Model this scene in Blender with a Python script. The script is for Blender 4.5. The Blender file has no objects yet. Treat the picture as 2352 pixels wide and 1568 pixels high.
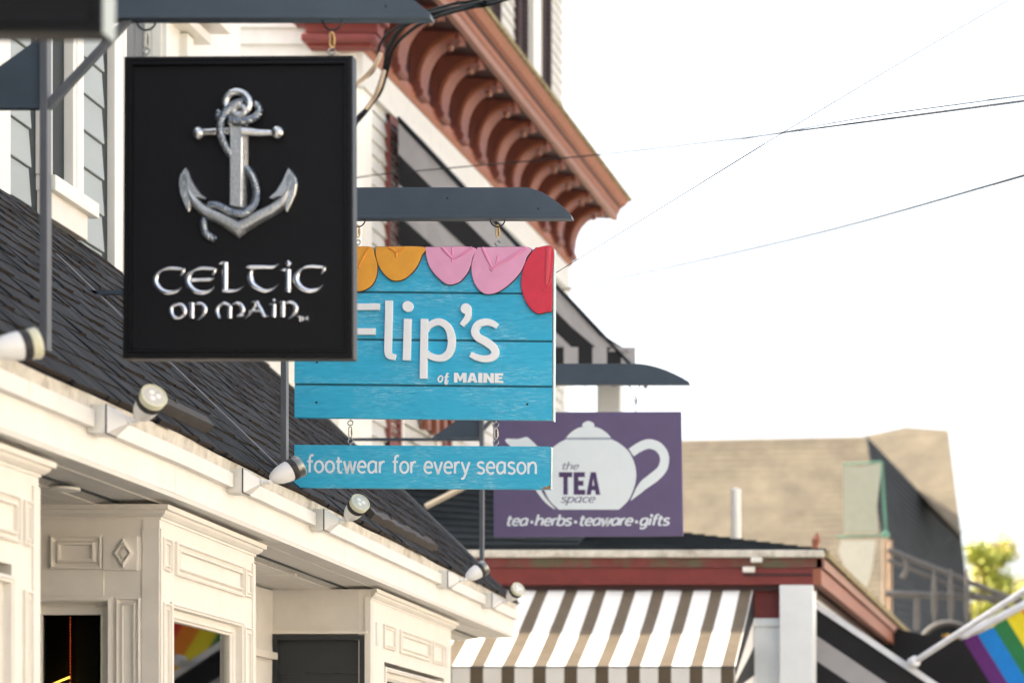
import bpy, bmesh, math, random
from mathutils import Vector, Matrix
random.seed(7)
rad = math.radians
S = bpy.context.scene
COL = S.collection

# ------------------------------------------------------------------ camera
# picture coordinates used while measuring: 2352 x 1568, street axis meets the horizon at (2256,1840)
F, VX, VY, EYE = 5553.0, 2256.0, 1840.0, 1.6
cam_d = bpy.data.cameras.new('camera'); cam = bpy.data.objects.new('camera', cam_d); COL.objects.link(cam)
cam.location = (0, 0, EYE); cam.rotation_euler = (rad(90), 0, 0)
cam_d.sensor_width = 36.0; cam_d.lens = 85.0
cam_d.shift_x = (1176 - VX) / 2352.0; cam_d.shift_y = (VY - 784) / 2352.0
cam_d.clip_start = 0.1; cam_d.clip_end = 3000
cam_d.dof.use_dof = True; cam_d.dof.focus_distance = 10.38; cam_d.dof.aperture_fstop = 2.6
S.camera = cam

# ------------------------------------------------------------------ light
SUN_AZ, SUN_EL = -80.0, 38.0          # clockwise from +Y (the way the camera looks)
w = bpy.data.worlds.new('World'); S.world = w; w.use_nodes = True
nt = w.node_tree
bg = nt.nodes['Background']
sky = nt.nodes.new('ShaderNodeTexSky'); sky.sky_type = 'NISHITA'; sky.sun_disc = False
sky.sun_elevation = rad(SUN_EL); sky.sun_rotation = rad(SUN_AZ)
sky.air_density = 1.0; sky.dust_density = 5.0; sky.ozone_density = 1.0
hsv = nt.nodes.new('ShaderNodeHueSaturation'); hsv.inputs['Saturation'].default_value = 0.42      # thin bright evening haze
nt.links.new(sky.outputs[0], hsv.inputs['Color']); nt.links.new(hsv.outputs[0], bg.inputs[0]); bg.inputs[1].default_value = 0.15
sl = bpy.data.lights.new('sun', 'SUN'); sl.energy = 4.6; sl.angle = rad(0.5); sl.color = (1.0, 0.86, 0.68)
so = bpy.data.objects.new('sun', sl); COL.objects.link(so)
sdir = Vector((math.sin(rad(SUN_AZ)) * math.cos(rad(SUN_EL)), math.cos(rad(SUN_AZ)) * math.cos(rad(SUN_EL)), math.sin(rad(SUN_EL))))
so.rotation_euler = sdir.to_track_quat('Z', 'Y').to_euler(); so.location = (20, 10, 30)
S.view_settings.view_transform = 'Standard'; S.view_settings.look = 'None'
S.view_settings.exposure = 1.84; S.view_settings.gamma = 1.0; S.view_settings.use_curve_mapping = False
S.render.engine = 'CYCLES'

# ------------------------------------------------------------------ materials
def newmat(name):
    m = bpy.data.materials.new(name); m.use_nodes = True
    n = m.node_tree; return m, n, n.nodes['Principled BSDF']
def mix(n, fac, a, b, blend='MIX'):
    x = n.nodes.new('ShaderNodeMix'); x.data_type = 'RGBA'; x.blend_type = blend
    for s, v in ((x.inputs[0], fac), (x.inputs[6], a), (x.inputs[7], b)):
        if hasattr(v, 'links') or hasattr(v, 'is_linked'): n.links.new(v, s)
        elif isinstance(v, (int, float)): s.default_value = v
        else: s.default_value = (v[0], v[1], v[2], 1)
    return x.outputs[2]
def noise(n, scale, detail=6, rough=0.6, stretch=(1, 1, 1), rot=(0, 0, 0)):
    tc = n.nodes.new('ShaderNodeTexCoord'); mp = n.nodes.new('ShaderNodeMapping'); t = n.nodes.new('ShaderNodeTexNoise')
    mp.inputs['Scale'].default_value = stretch; mp.inputs['Rotation'].default_value = rot
    t.inputs['Scale'].default_value = scale; t.inputs['Detail'].default_value = detail; t.inputs['Roughness'].default_value = rough
    n.links.new(tc.outputs['Object'], mp.inputs[0]); n.links.new(mp.outputs[0], t.inputs[0]); return t.outputs[0]
def ramp(n, src, lo, hi):
    r = n.nodes.new('ShaderNodeMapRange'); r.inputs[1].default_value = lo; r.inputs[2].default_value = hi
    n.links.new(src, r.inputs[0]); return r.outputs[0]
def bump(n, b, src, strength, dist=0.002):
    k = n.nodes.new('ShaderNodeBump'); k.inputs['Strength'].default_value = strength; k.inputs['Distance'].default_value = dist
    n.links.new(src, k.inputs['Height']); n.links.new(k.outputs[0], b.inputs['Normal'])
def mat(name, col, rough=0.6, metal=0.0, vary=0.12, scale=9, bmp=0.15, stretch=(1, 1, 1), spec=0.5, dirt=None, dirt_lo=0.58, dirt_hi=0.8, dirt_stretch=None, bscale=60):
    m, n, b = newmat(name)
    b.inputs['Roughness'].default_value = rough; b.inputs['Metallic'].default_value = metal
    b.inputs['Specular IOR Level'].default_value = spec
    dark = [c * (1 - vary) for c in col]; lite = [min(1, c * (1 + vary)) for c in col]
    c = mix(n, ramp(n, noise(n, scale, 5, .6, stretch), .3, .7), dark, lite)
    if dirt:
        c = mix(n, ramp(n, noise(n, scale * .7, 8, .7, dirt_stretch or stretch), dirt_lo, dirt_hi), c, dirt)
    n.links.new(c, b.inputs['Base Color'])
    if bmp: bump(n, b, noise(n, bscale, 4, .6, stretch), bmp)
    return m
M = {}
M['white'] = mat('white_paint', (.76, .75, .72), .5, dirt=(.52, .45, .34), dirt_lo=.6, dirt_hi=.95, dirt_stretch=(1, 1, .25), vary=.04, bmp=.08)
M['cream'] = mat('cream_paint', (.73, .70, .64), .5, vary=.04, bmp=.08, dirt=(.5, .42, .28), dirt_lo=.66, dirt_hi=1.0)
M['fascia'] = mat('fascia_paint', (.77, .755, .72), .45, vary=.05, dirt=(.42, .30, .18), dirt_lo=.60, dirt_hi=.95, dirt_stretch=(1, 2.2, .35), bmp=.1, scale=5)
M['drip'] = mat('weathered_edge', (.60, .57, .50), .7, vary=.2, dirt=(.26, .21, .14), dirt_lo=.5, dirt_hi=.75, scale=12, bmp=.4)
M['soffit'] = mat('soffit_paint', (.66, .64, .60), .6, vary=.05, bmp=.05)
M['mesh'] = mat('vent_screen', (.48, .46, .42), .7, vary=.3, scale=120)
M['vict'] = mat('victorian_white', (.60, .60, .575), .6, vary=.05, bmp=.1)
M['gray_siding'] = mat('gray_siding', (.34, .385, .395), .55, vary=.04, bmp=.1, stretch=(1, .2, 1))
M['trim_white'] = mat('trim_white', (.78, .77, .72), .45, vary=.03, bmp=.05)
M['channel'] = mat('dark_channel', (.02, .03, .036), .7)  # near-black blue; on the siding channel it stands in for shadow
M['red'] = mat('barn_red', (.17, .026, .022), .55, vary=.15, bmp=.1)
M['terra'] = mat('terracotta_paint', (.27, .092, .050), .5, vary=.12, bmp=.1)
M['maroon'] = mat('maroon_paint', (.038, .011, .011), .6, vary=.15)
M['moss'] = mat('mossy_edge', (.26, .22, .12), .9, vary=.5, scale=14)
M['blackmetal'] = mat('blue_gray_metal', (.050, .072, .098), .42, vary=.15, scale=5, bmp=.08, dirt=(.10, .06, .035), dirt_lo=.66, dirt_hi=.8)
M['postmetal'] = mat('gray_post_metal', (.10, .11, .125), .4, vary=.1)
M['signblack'] = mat('black_sign_board', (.0052, .0056, .0072), .6, spec=.2, vary=.1, scale=30, bmp=.05)
M['frameblack'] = mat('black_frame_paint', (.003, .003, .004), .38, spec=.3, vary=.1, bmp=.05)
M['edgelit'] = mat('lit_sign_edge', (.42, .48, .48), .5, vary=.05)
M['silver'] = mat('brushed_silver', (.66, .67, .67), .27, metal=1.0, vary=.12, scale=80, bmp=.25, bscale=400)
M['silver_tex'] = mat('hammered_silver', (.52, .53, .53), .36, metal=1.0, vary=.3, scale=160, bmp=1.0, bscale=260, stretch=(1, 1, .6))
M['rope'] = mat('pewter_rope', (.33, .37, .42), .34, metal=1.0, vary=.2, scale=80, bmp=.2)
M['chrome'] = mat('letter_silver', (.86, .88, .93), .2, metal=1.0, vary=.03, bmp=.1, bscale=200)
M['galv'] = mat('galvanised_steel', (.35, .36, .34), .35, metal=1.0, vary=.2, scale=80)
M['brass'] = mat('brass', (.42, .30, .14), .35, metal=1.0, vary=.2, scale=80)
M['darksteel'] = mat('dark_steel', (.05, .05, .055), .4, metal=.8)
M['letterwhite'] = mat('letter_white', (.88, .90, .91), .5, vary=.015, bmp=.03)
M['printwhite'] = mat('printed_white', (.74, .80, .85), .6, vary=.02, bmp=0)
M['purple'] = mat('purple_panel', (.135, .105, .205), .6, spec=.3, vary=.04, bmp=.02)
M['purpledark'] = mat('purple_ink', (.075, .04, .13), .5, vary=.02, bmp=0)
M['teawhite'] = mat('tea_print_white', (.78, .85, .87), .55, vary=.02, bmp=0)
M['ink'] = mat('gray_ink', (.16, .17, .26), .6, bmp=0)
M['lineink'] = mat('line_ink', (.30, .36, .46), .6, bmp=0)
M['orange'] = mat('orange_foam', (.80, .36, .035), .55, vary=.05, scale=20, bmp=.3, bscale=300)
M['orange_strap'] = mat('orange_strap', (.78, .30, .03), .5, vary=.05)
M['pink'] = mat('pink_foam', (.78, .36, .55), .55, vary=.05, scale=15, bmp=.3, bscale=300)
M['pink_strap'] = mat('pink_strap', (.76, .28, .47), .5, vary=.05)
M['crimson'] = mat('red_foam', (.66, .035, .07), .55, vary=.06, scale=15, bmp=.3, bscale=300)
M['crimson_strap'] = mat('red_strap', (.60, .06, .09), .5, vary=.05)
M['foamedge'] = mat('dark_foam_edge', (.10, .035, .04), .7)
M['lampwhite'] = mat('lamp_white', (.74, .75, .75), .35, vary=.02, bmp=.03)
M['lampblack'] = mat('lamp_rubber', (.018, .018, .018), .6)
M['lens'] = mat('lamp_lens', (.62, .62, .58), .25, vary=.12, scale=80, bmp=.5, bscale=160)
M['lensrim'] = mat('lens_rim', (.66, .66, .50), .3, vary=.05)
M['gasket'] = mat('gasket', (.03, .02, .03), .7)
M['boxwhite'] = mat('box_white', (.70, .70, .66), .5, vary=.04, bmp=.1, dirt=(.42, .36, .2), dirt_lo=.7, dirt_hi=1)
M['darkpanel'] = mat('charcoal_panel', (.020, .025, .030), .6, vary=.06)
M['flash'] = mat('brown_flashing', (.05, .042, .036), .6, vary=.25, scale=14, bmp=.3)
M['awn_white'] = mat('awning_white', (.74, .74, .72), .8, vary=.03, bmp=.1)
M['awn_black'] = mat('awning_black_sunlit', (.105, .080, .052), .8, vary=.1, bmp=.1)  # black cloth with the sun's tan put into its colour
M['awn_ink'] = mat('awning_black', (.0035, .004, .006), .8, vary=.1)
M['awn_whiteshade'] = mat('awning_white_shaded', (.33, .325, .335), .8, vary=.05)  # white cloth with its shade put into the colour
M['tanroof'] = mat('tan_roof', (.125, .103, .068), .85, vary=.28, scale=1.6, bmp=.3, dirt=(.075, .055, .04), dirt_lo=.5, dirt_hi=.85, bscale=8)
M['slateroof'] = mat('mossy_dark_roof', (.016, .022, .026), .85, vary=.35, scale=3, spec=.25, dirt=(.045, .06, .035), dirt_lo=.6, dirt_hi=.75)
M['verdigris'] = mat('pale_green_banner', (.42, .43, .34), .6, vary=.06)
M['green'] = mat('green_paint', (.12, .28, .20), .5)
M['tanpole'] = mat('tan_pole', (.42, .30, .20), .5, vary=.1)
M['railgray'] = mat('rail_gray', (.10, .095, .09), .6, vary=.1)
M['gold'] = mat('gold_paint', (.55, .36, .05), .4)
M['bark'] = mat('bark', (.10, .07, .05), .9)
M['leafa'] = mat('leaf_yellow_green', (.30, .32, .03), .6, vary=.3, scale=2)
M['leafb'] = mat('leaf_green', (.12, .22, .02), .6, vary=.3, scale=2)
M['wire'] = mat('black_cable', (.012, .016, .02), .85, spec=.2)
M['wirebeige'] = mat('beige_cable', (.55, .42, .30), .6)
M['asphalt'] = mat('asphalt', (.08, .08, .08), .9, vary=.2, scale=3)
M['concrete'] = mat('concrete', (.46, .43, .38), .9, vary=.12, scale=2)
M['dirt'] = mat('earth', (.20, .18, .13), .95, vary=.2, scale=.5)
M['road_paint'] = mat('road_paint', (.7, .7, .65), .7)
M['polewhite'] = mat('white_pole', (.66, .68, .72), .4)
M['fpurple'] = mat('flag_purple', (.10, .012, .15), .75, bmp=.1, vary=.08)
M['fblue'] = mat('flag_blue', (.0, .20, .62), .75, vary=.08)
M['fgreen'] = mat('flag_green', (.012, .17, .05), .75, vary=.08)
M['fyellow'] = mat('flag_yellow', (.72, .62, .015), .75, vary=.08)
M['forange'] = mat('flag_orange', (.75, .22, .01), .75, vary=.08)
M['fred'] = mat('flag_red', (.62, .03, .02), .75, vary=.08)
M['fblack'] = mat('flag_black', (.02, .02, .02), .75)
M['fgray'] = mat('flag_white', (.45, .45, .47), .75)
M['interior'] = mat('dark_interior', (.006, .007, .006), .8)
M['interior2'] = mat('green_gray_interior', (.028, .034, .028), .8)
M['curtain'] = mat('gray_curtain', (.22, .21, .19), .9, vary=.25, scale=6, stretch=(14, 14, .1))
def emis(name, col, st):
    m, n, b = newmat(name); b.inputs['Base Color'].default_value = (*col, 1)
    b.inputs['Emission Color'].default_value = (*col, 1); b.inputs['Emission Strength'].default_value = st; return m
M['redbulb'] = emis('red_bulb', (1, .10, .03), 1.3)
M['goldlamp'] = emis('gold_lamp', (1, .5, .06), 1.6)
def glass():
    m, n, b = newmat('window_glass'); out = n.nodes['Material Output']
    tr = n.nodes.new('ShaderNodeBsdfTransparent'); tr.inputs[0].default_value = (.86, .9, .87, 1)
    gl = n.nodes.new('ShaderNodeBsdfGlossy'); gl.inputs['Roughness'].default_value = .02
    fr = n.nodes.new('ShaderNodeFresnel'); fr.inputs[0].default_value = 1.9
    mx = n.nodes.new('ShaderNodeMixShader')
    n.links.new(fr.outputs[0], mx.inputs[0]); n.links.new(tr.outputs[0], mx.inputs[1]); n.links.new(gl.outputs[0], mx.inputs[2])
    n.links.new(mx.outputs[0], out.inputs[0]); return m
M['glass'] = glass()
def bluewood():
    m, n, b = newmat('blue_stained_wood')
    c = mix(n, ramp(n, noise(n, 14, 8, .7, (1.0, 1, 9)), .3, .72), (.012, .32, .56), (.06, .52, .74))
    c = mix(n, ramp(n, noise(n, 5, 3, .5, (1, 1, 1.5)), .35, .75), c, (.03, .42, .66))
    mm = n.nodes.new('ShaderNodeMath'); mm.operation = 'MULTIPLY'
    n.links.new(ramp(n, noise(n, 22, 10, .75, (1, 1, 14)), .52, .68), mm.inputs[0]); n.links.new(ramp(n, noise(n, 4.5, 3, .6, (1, 1, 2.2)), .42, .62), mm.inputs[1])
    c = mix(n, mm.outputs[0], c, (.56, .82, .87))
    oi = n.nodes.new('ShaderNodeObjectInfo'); hs = n.nodes.new('ShaderNodeHueSaturation'); mr = n.nodes.new('ShaderNodeMapRange')
    mr.inputs[3].default_value = .86; mr.inputs[4].default_value = 1.1; n.links.new(oi.outputs['Random'], mr.inputs[0])
    n.links.new(mr.outputs[0], hs.inputs['Value']); n.links.new(c, hs.inputs['Color']); c = hs.outputs[0]
    c = mix(n, ramp(n, noise(n, 60, 6, .7, (1, 1, 3)), .655, .74), c, (.008, .10, .15))
    c = mix(n, ramp(n, noise(n, 70, 3, .6, (1, 1, 2)), .77, .8), c, (.36, .17, .07))
    n.links.new(c, b.inputs['Base Color']); b.inputs['Roughness'].default_value = .5
    bump(n, b, noise(n, 22, 10, .75, (1, 1, 14)), .35, .002); return m
M['bluewood'] = bluewood()
M['bluedark'] = mat('dark_blue_groove', (.008, .11, .17), .7)
M['blueedge'] = mat('pale_blue_edge', (.50, .66, .68), .5, vary=.1, scale=30)
def shingle():
    m, n, b = newmat('charcoal_shingle')
    c = mix(n, ramp(n, noise(n, 300, 2, .6), .35, .7), (.008, .010, .014), (.028, .033, .042))
    c = mix(n, ramp(n, noise(n, 1.6, 4, .6), .35, .7), c, (.012, .015, .020))
    c = mix(n, ramp(n, noise(n, 7, 2, .5, (1, 1.6, 1)), .38, .66), c, (.034, .036, .040))
    c = mix(n, ramp(n, noise(n, 2.3, 6, .7), .60, .75), c, (.030, .024, .018))
    oi = n.nodes.new('ShaderNodeObjectInfo'); hs = n.nodes.new('ShaderNodeHueSaturation')
    mr = n.nodes.new('ShaderNodeMapRange'); mr.inputs[3].default_value = .7; mr.inputs[4].default_value = 1.35
    n.links.new(oi.outputs['Random'], mr.inputs[0]); n.links.new(mr.outputs[0], hs.inputs['Value']); n.links.new(c, hs.inputs['Color'])
    n.links.new(hs.outputs[0], b.inputs['Base Color']); b.inputs['Roughness'].default_value = .8
    b.inputs['Specular IOR Level'].default_value = .2
    bump(n, b, noise(n, 350, 2, .6), .6, .001); return m
M['shingle'] = shingle()
M['butt'] = mat('shingle_butt', (.020, .013, .008), .95, vary=.5, scale=60)

M['lilac'] = mat('lilac_gray_paint', (.34, .345, .36), .6, vary=.04)
M['pinkterra'] = mat('pale_terracotta', (.29, .145, .105), .55, vary=.1)
M['maroonterra'] = mat('bracket_paint', (.17, .05, .035), .55, vary=.12)
M['redshut'] = mat('red_shutter_paint', (.20, .05, .04), .6, vary=.12)
M['redmoss'] = mat('mossy_red_fascia', (.16, .035, .03), .7, vary=.3, dirt=(.10, .09, .05), dirt_lo=.45, dirt_hi=.6, scale=6)
M['bluewhite'] = mat('cool_white_paint', (.70, .74, .76), .5, vary=.03)
M['tanpale'] = mat('pale_wood', (.55, .47, .36), .7)
M['creambanner'] = mat('cream_banner', (.62, .60, .50), .6, vary=.05)
M['tanshade'] = mat('tan_roof_in_shade', (.030, .035, .038), .9, vary=.25, scale=2.5)  # shaded copy of the tan roof, shade put into the darker colour
M['leafy'] = mat('leaf_yellow', (.50, .42, .10), .6, vary=.3, scale=2)
M['warmwall'] = mat('warm_stucco', (.66, .60, .52), .8, vary=.05)

# ------------------------------------------------------------------ mesh helpers
V = Vector
class MB:
    def __init__(s): s.v = []; s.f = []; s.mi = []
    def add(s, vs, fs, mi=0):
        o = len(s.v); s.v += [tuple(x) for x in vs]; s.f += [tuple(i + o for i in f) for f in fs]; s.mi += [mi] * len(fs); return s
    def box(s, x0, x1, y0, y1, z0, z1, mi=0):
        return s.add([(x0,y0,z0),(x1,y0,z0),(x1,y1,z0),(x0,y1,z0),(x0,y0,z1),(x1,y0,z1),(x1,y1,z1),(x0,y1,z1)],
                     [(0,3,2,1),(4,5,6,7),(0,1,5,4),(1,2,6,5),(2,3,7,6),(3,0,4,7)], mi)
    def hexa(s, p, mi=0):      # 8 points, bottom four then top four
        return s.add(p, [(0,3,2,1),(4,5,6,7),(0,1,5,4),(1,2,6,5),(2,3,7,6),(3,0,4,7)], mi)
    def prism(s, poly, o, ax, ay, az, mi=0):   # polygon (a,b) -> o+a*ax+b*ay, extruded by vector az
        o, ax, ay, az = V(o), V(ax), V(ay), V(az); n = len(poly)
        a = [o + ax * p[0] + ay * p[1] for p in poly]; b = [q + az for q in a]
        return s.add(a + b, [tuple(range(n))[::-1], tuple(range(n, 2*n))] + [(i, (i+1) % n, n + (i+1) % n, n + i) for i in range(n)], mi)
    def tube(s, pts, r, n=10, closed=False, cap=True, mi=0, flat=1.0, up=(0, 0, 1)):
        pts = [V(p) for p in pts]; N = len(pts); rs = r if isinstance(r, (list, tuple)) else [r] * N
        rings = []; u = None
        for i, p in enumerate(pts):
            a = pts[(i-1) % N] if (closed or i) else p; b = pts[(i+1) % N] if (closed or i < N-1) else p
            t = (b - a).normalized()
            if u is None:
                u = V(up); u = u - t * u.dot(t)
                if u.length < 1e-3: u = V((1, 0, 0)) - t * t.x
            else: u = u - t * u.dot(t)
            u.normalize(); q = t.cross(u)
            rings.append([p + (u * math.cos(2*math.pi*k/n) + q * math.sin(2*math.pi*k/n) * flat) * rs[i] for k in range(n)])
        vs = [q for rg in rings for q in rg]; fs = []
        for i in range(N if closed else N - 1):
            j = (i+1) % N
            for k in range(n): fs.append((i*n+k, i*n+(k+1) % n, j*n+(k+1) % n, j*n+k))
        if cap and not closed: fs += [tuple(range(n))[::-1], tuple((N-1)*n + k for k in range(n))]
        return s.add(vs, fs, mi)
    def lathe(s, prof, o, axis, n=24, mi=0):    # prof (r, h) along axis
        o = V(o); t = V(axis).normalized(); u = t.orthogonal().normalized(); q = t.cross(u)
        vs = []; fs = []; m = len(prof)
        for r, h in prof:
            vs += [o + t*h + (u*math.cos(2*math.pi*k/n) + q*math.sin(2*math.pi*k/n)) * max(r, 1e-5) for k in range(n)]
        for i in range(m-1):
            for k in range(n): fs.append((i*n+k, i*n+(k+1) % n, (i+1)*n+(k+1) % n, (i+1)*n+k))
        fs += [tuple(range(n))[::-1], tuple((m-1)*n+k for k in range(n))]
        return s.add(vs, fs, mi)
    def ball(s, c, r, n=14, mi=0, sc=(1, 1, 1)):
        c = V(c); vs = []; fs = []; m = n // 2
        for i in range(m+1):
            th = math.pi * i / m
            vs += [c + V((r*sc[0]*math.sin(th)*math.cos(2*math.pi*k/n), r*sc[1]*math.sin(th)*math.sin(2*math.pi*k/n), r*sc[2]*math.cos(th))) for k in range(n)]
        for i in range(m):
            for k in range(n): fs.append((i*n+k, (i+1)*n+k, (i+1)*n+(k+1) % n, i*n+(k+1) % n))
        return s.add(vs, fs, mi)
    def loops(s, poly, steps, o, ax, ay, an, cap=True, mi=0):
        """moulded panel: the outline inset step by step, each (inset, out)"""
        o, ax, ay, an = V(o), V(ax), V(ay), V(an); n = len(poly)
        def inset(d):
            res = []
            for i in range(n):
                p0, p1, p2 = V(poly[i-1]), V(poly[i]), V(poly[(i+1) % n])
                e1 = (p1-p0).normalized(); e2 = (p2-p1).normalized()
                n1 = V((-e1.y, e1.x)); n2 = V((-e2.y, e2.x)); b = n1 + n2; L = b.length_squared
                res.append(p1 + b * (2*d / max(L, .2)))
            return res
        vs = []; fs = []
        for d, h in steps: vs += [o + ax*q.x + ay*q.y + an*h for q in inset(d)]
        m = len(steps)
        for i in range(m-1):
            for k in range(n): fs.append((i*n+k, i*n+(k+1) % n, (i+1)*n+(k+1) % n, (i+1)*n+k))
        if cap: fs.append(tuple((m-1)*n+k for k in range(n)))
        return s.add(vs, fs, mi)
    def build(s, name, mats, parent=None, smooth=False, bev=0, label=None, fix=True):
        me = bpy.data.meshes.new(name); me.from_pydata(s.v, [], s.f)
        if not isinstance(mats, (list, tuple)): mats = [mats]
        for k in mats: me.materials.append(M[k] if isinstance(k, str) else k)
        me.polygons.foreach_set('material_index', s.mi)
        bm = bmesh.new(); bm.from_mesh(me)
        if fix: bmesh.ops.recalc_face_normals(bm, faces=bm.faces)
        if smooth:
            for f in bm.faces: f.smooth = True
            for e in bm.edges:
                if len(e.link_faces) == 2:
                    try: e.smooth = e.calc_face_angle() < rad(38)
                    except Exception: pass
        bm.to_mesh(me); bm.free(); me.update()
        o = bpy.data.objects.new(name, me); COL.objects.link(o)
        if parent:
            o.parent = parent
            if parent.type == 'EMPTY': o.matrix_parent_inverse = Matrix.Translation(-parent.location)
        if label: o['label'] = label
        if bev:
            b = o.modifiers.new('bevel', 'BEVEL'); b.width = bev; b.segments = 2; b.limit_method = 'ANGLE'
        return o
def rect(x0, x1, y0, y1): return [(x0, y0), (x1, y0), (x1, y1), (x0, y1)]
def thing(name, label, cat, loc=(0, 0, 0), group=None, mesh=None):
    o = mesh or bpy.data.objects.new(name, None)
    if not mesh: COL.objects.link(o); o.location = loc; o.empty_display_size = .1
    o['label'] = label; o['category'] = cat
    if group: o['group'] = group
    return o
def struct(o): o['kind'] = 'structure'; return o
def dup(root, label=None):
    c = root.copy(); COL.objects.link(c)
    if label: c['label'] = label
    for ch in list(root.children):
        d = ch.copy(); COL.objects.link(d); d.parent = c
        for g in list(ch.children):
            e = g.copy(); COL.objects.link(e); e.parent = d
    return c
def W(px, py, d): return V(((px - VX) * d / F, d, EYE + (VY - py) * d / F))
def catmull(p, k=6, closed=False):
    p = [V(q) for q in p]; n = len(p); out = []
    for i in range(n if closed else n - 1):
        a = p[(i-1) % n] if (closed or i) else p[0]*2 - p[1]
        b, c = p[i], p[(i+1) % n]
        d = p[(i+2) % n] if (closed or i < n-2) else p[-1]*2 - p[-2]
        for j in range(k):
            t = j / k
            out.append(.5*((2*b) + (c-a)*t + (2*a-5*b+4*c-d)*t*t + (3*b-a-3*c+d)*t**3))
    if not closed: out.append(p[-1])
    return out
def lerpw(ws, n):
    out = []
    for i in range(n):
        t = i/(n-1)*(len(ws)-1); k = min(int(t), len(ws)-2); out.append(ws[k] + (ws[k+1]-ws[k])*(t-k))
    return out
def ribbon(mb, pts, ws, o, ax, ay, an, h0, h1, closed=False, rnd=0.0, mi=0, ridge=0.0):
    """flat stroke of varying width (ws = full widths) on the plane (o,ax,ay), raised from h0 to h1; ridge: rounded top"""
    o, ax, ay, an = V(o), V(ax), V(ay), V(an); pts = [V(p).to_2d() if len(p) > 2 else V(p) for p in pts]; N = len(pts)
    nr = []
    for i in range(N):
        a = pts[(i-1) % N] if (closed or i) else pts[i]; b = pts[(i+1) % N] if (closed or i < N-1) else pts[i]
        e1 = (pts[i]-a); e2 = (b-pts[i])
        if e1.length < 1e-9: e1 = e2
        if e2.length < 1e-9: e2 = e1
        e1.normalize(); e2.normalize(); n1 = V((-e1.y, e1.x)); n2 = V((-e2.y, e2.x)); m = n1+n2
        L = max(m.length_squared, .6); nr.append(m*(2/L))
    prof = [(-.5, 0), (-.5, 1), (.5, 1), (.5, 0)]
    if ridge: prof = [(-.5, 0), (-.46, .45), (-.33, .78), (-.14, .97), (.14, .97), (.33, .78), (.46, .45), (.5, 0)]
    elif rnd: prof = [(-.5, 0), (-.5, 1-rnd), (-.5+rnd*.35, 1), (.5-rnd*.35, 1), (.5, 1-rnd), (.5, 0)]
    k = len(prof); vs = []
    for i in range(N):
        for a, h in prof:
            q = pts[i] + nr[i]*ws[i]*a; vs.append(o + ax*q.x + ay*q.y + an*(h0 + (h1-h0)*h))
    fs = []
    for i in range(N if closed else N-1):
        j = (i+1) % N
        for m in range(k-1): fs.append((i*k+m, i*k+m+1, j*k+m+1, j*k+m))
    if not closed: fs += [tuple(range(k)), tuple((N-1)*k+m for m in range(k))[::-1]]
    mb.add(vs, fs, mi)

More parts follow.
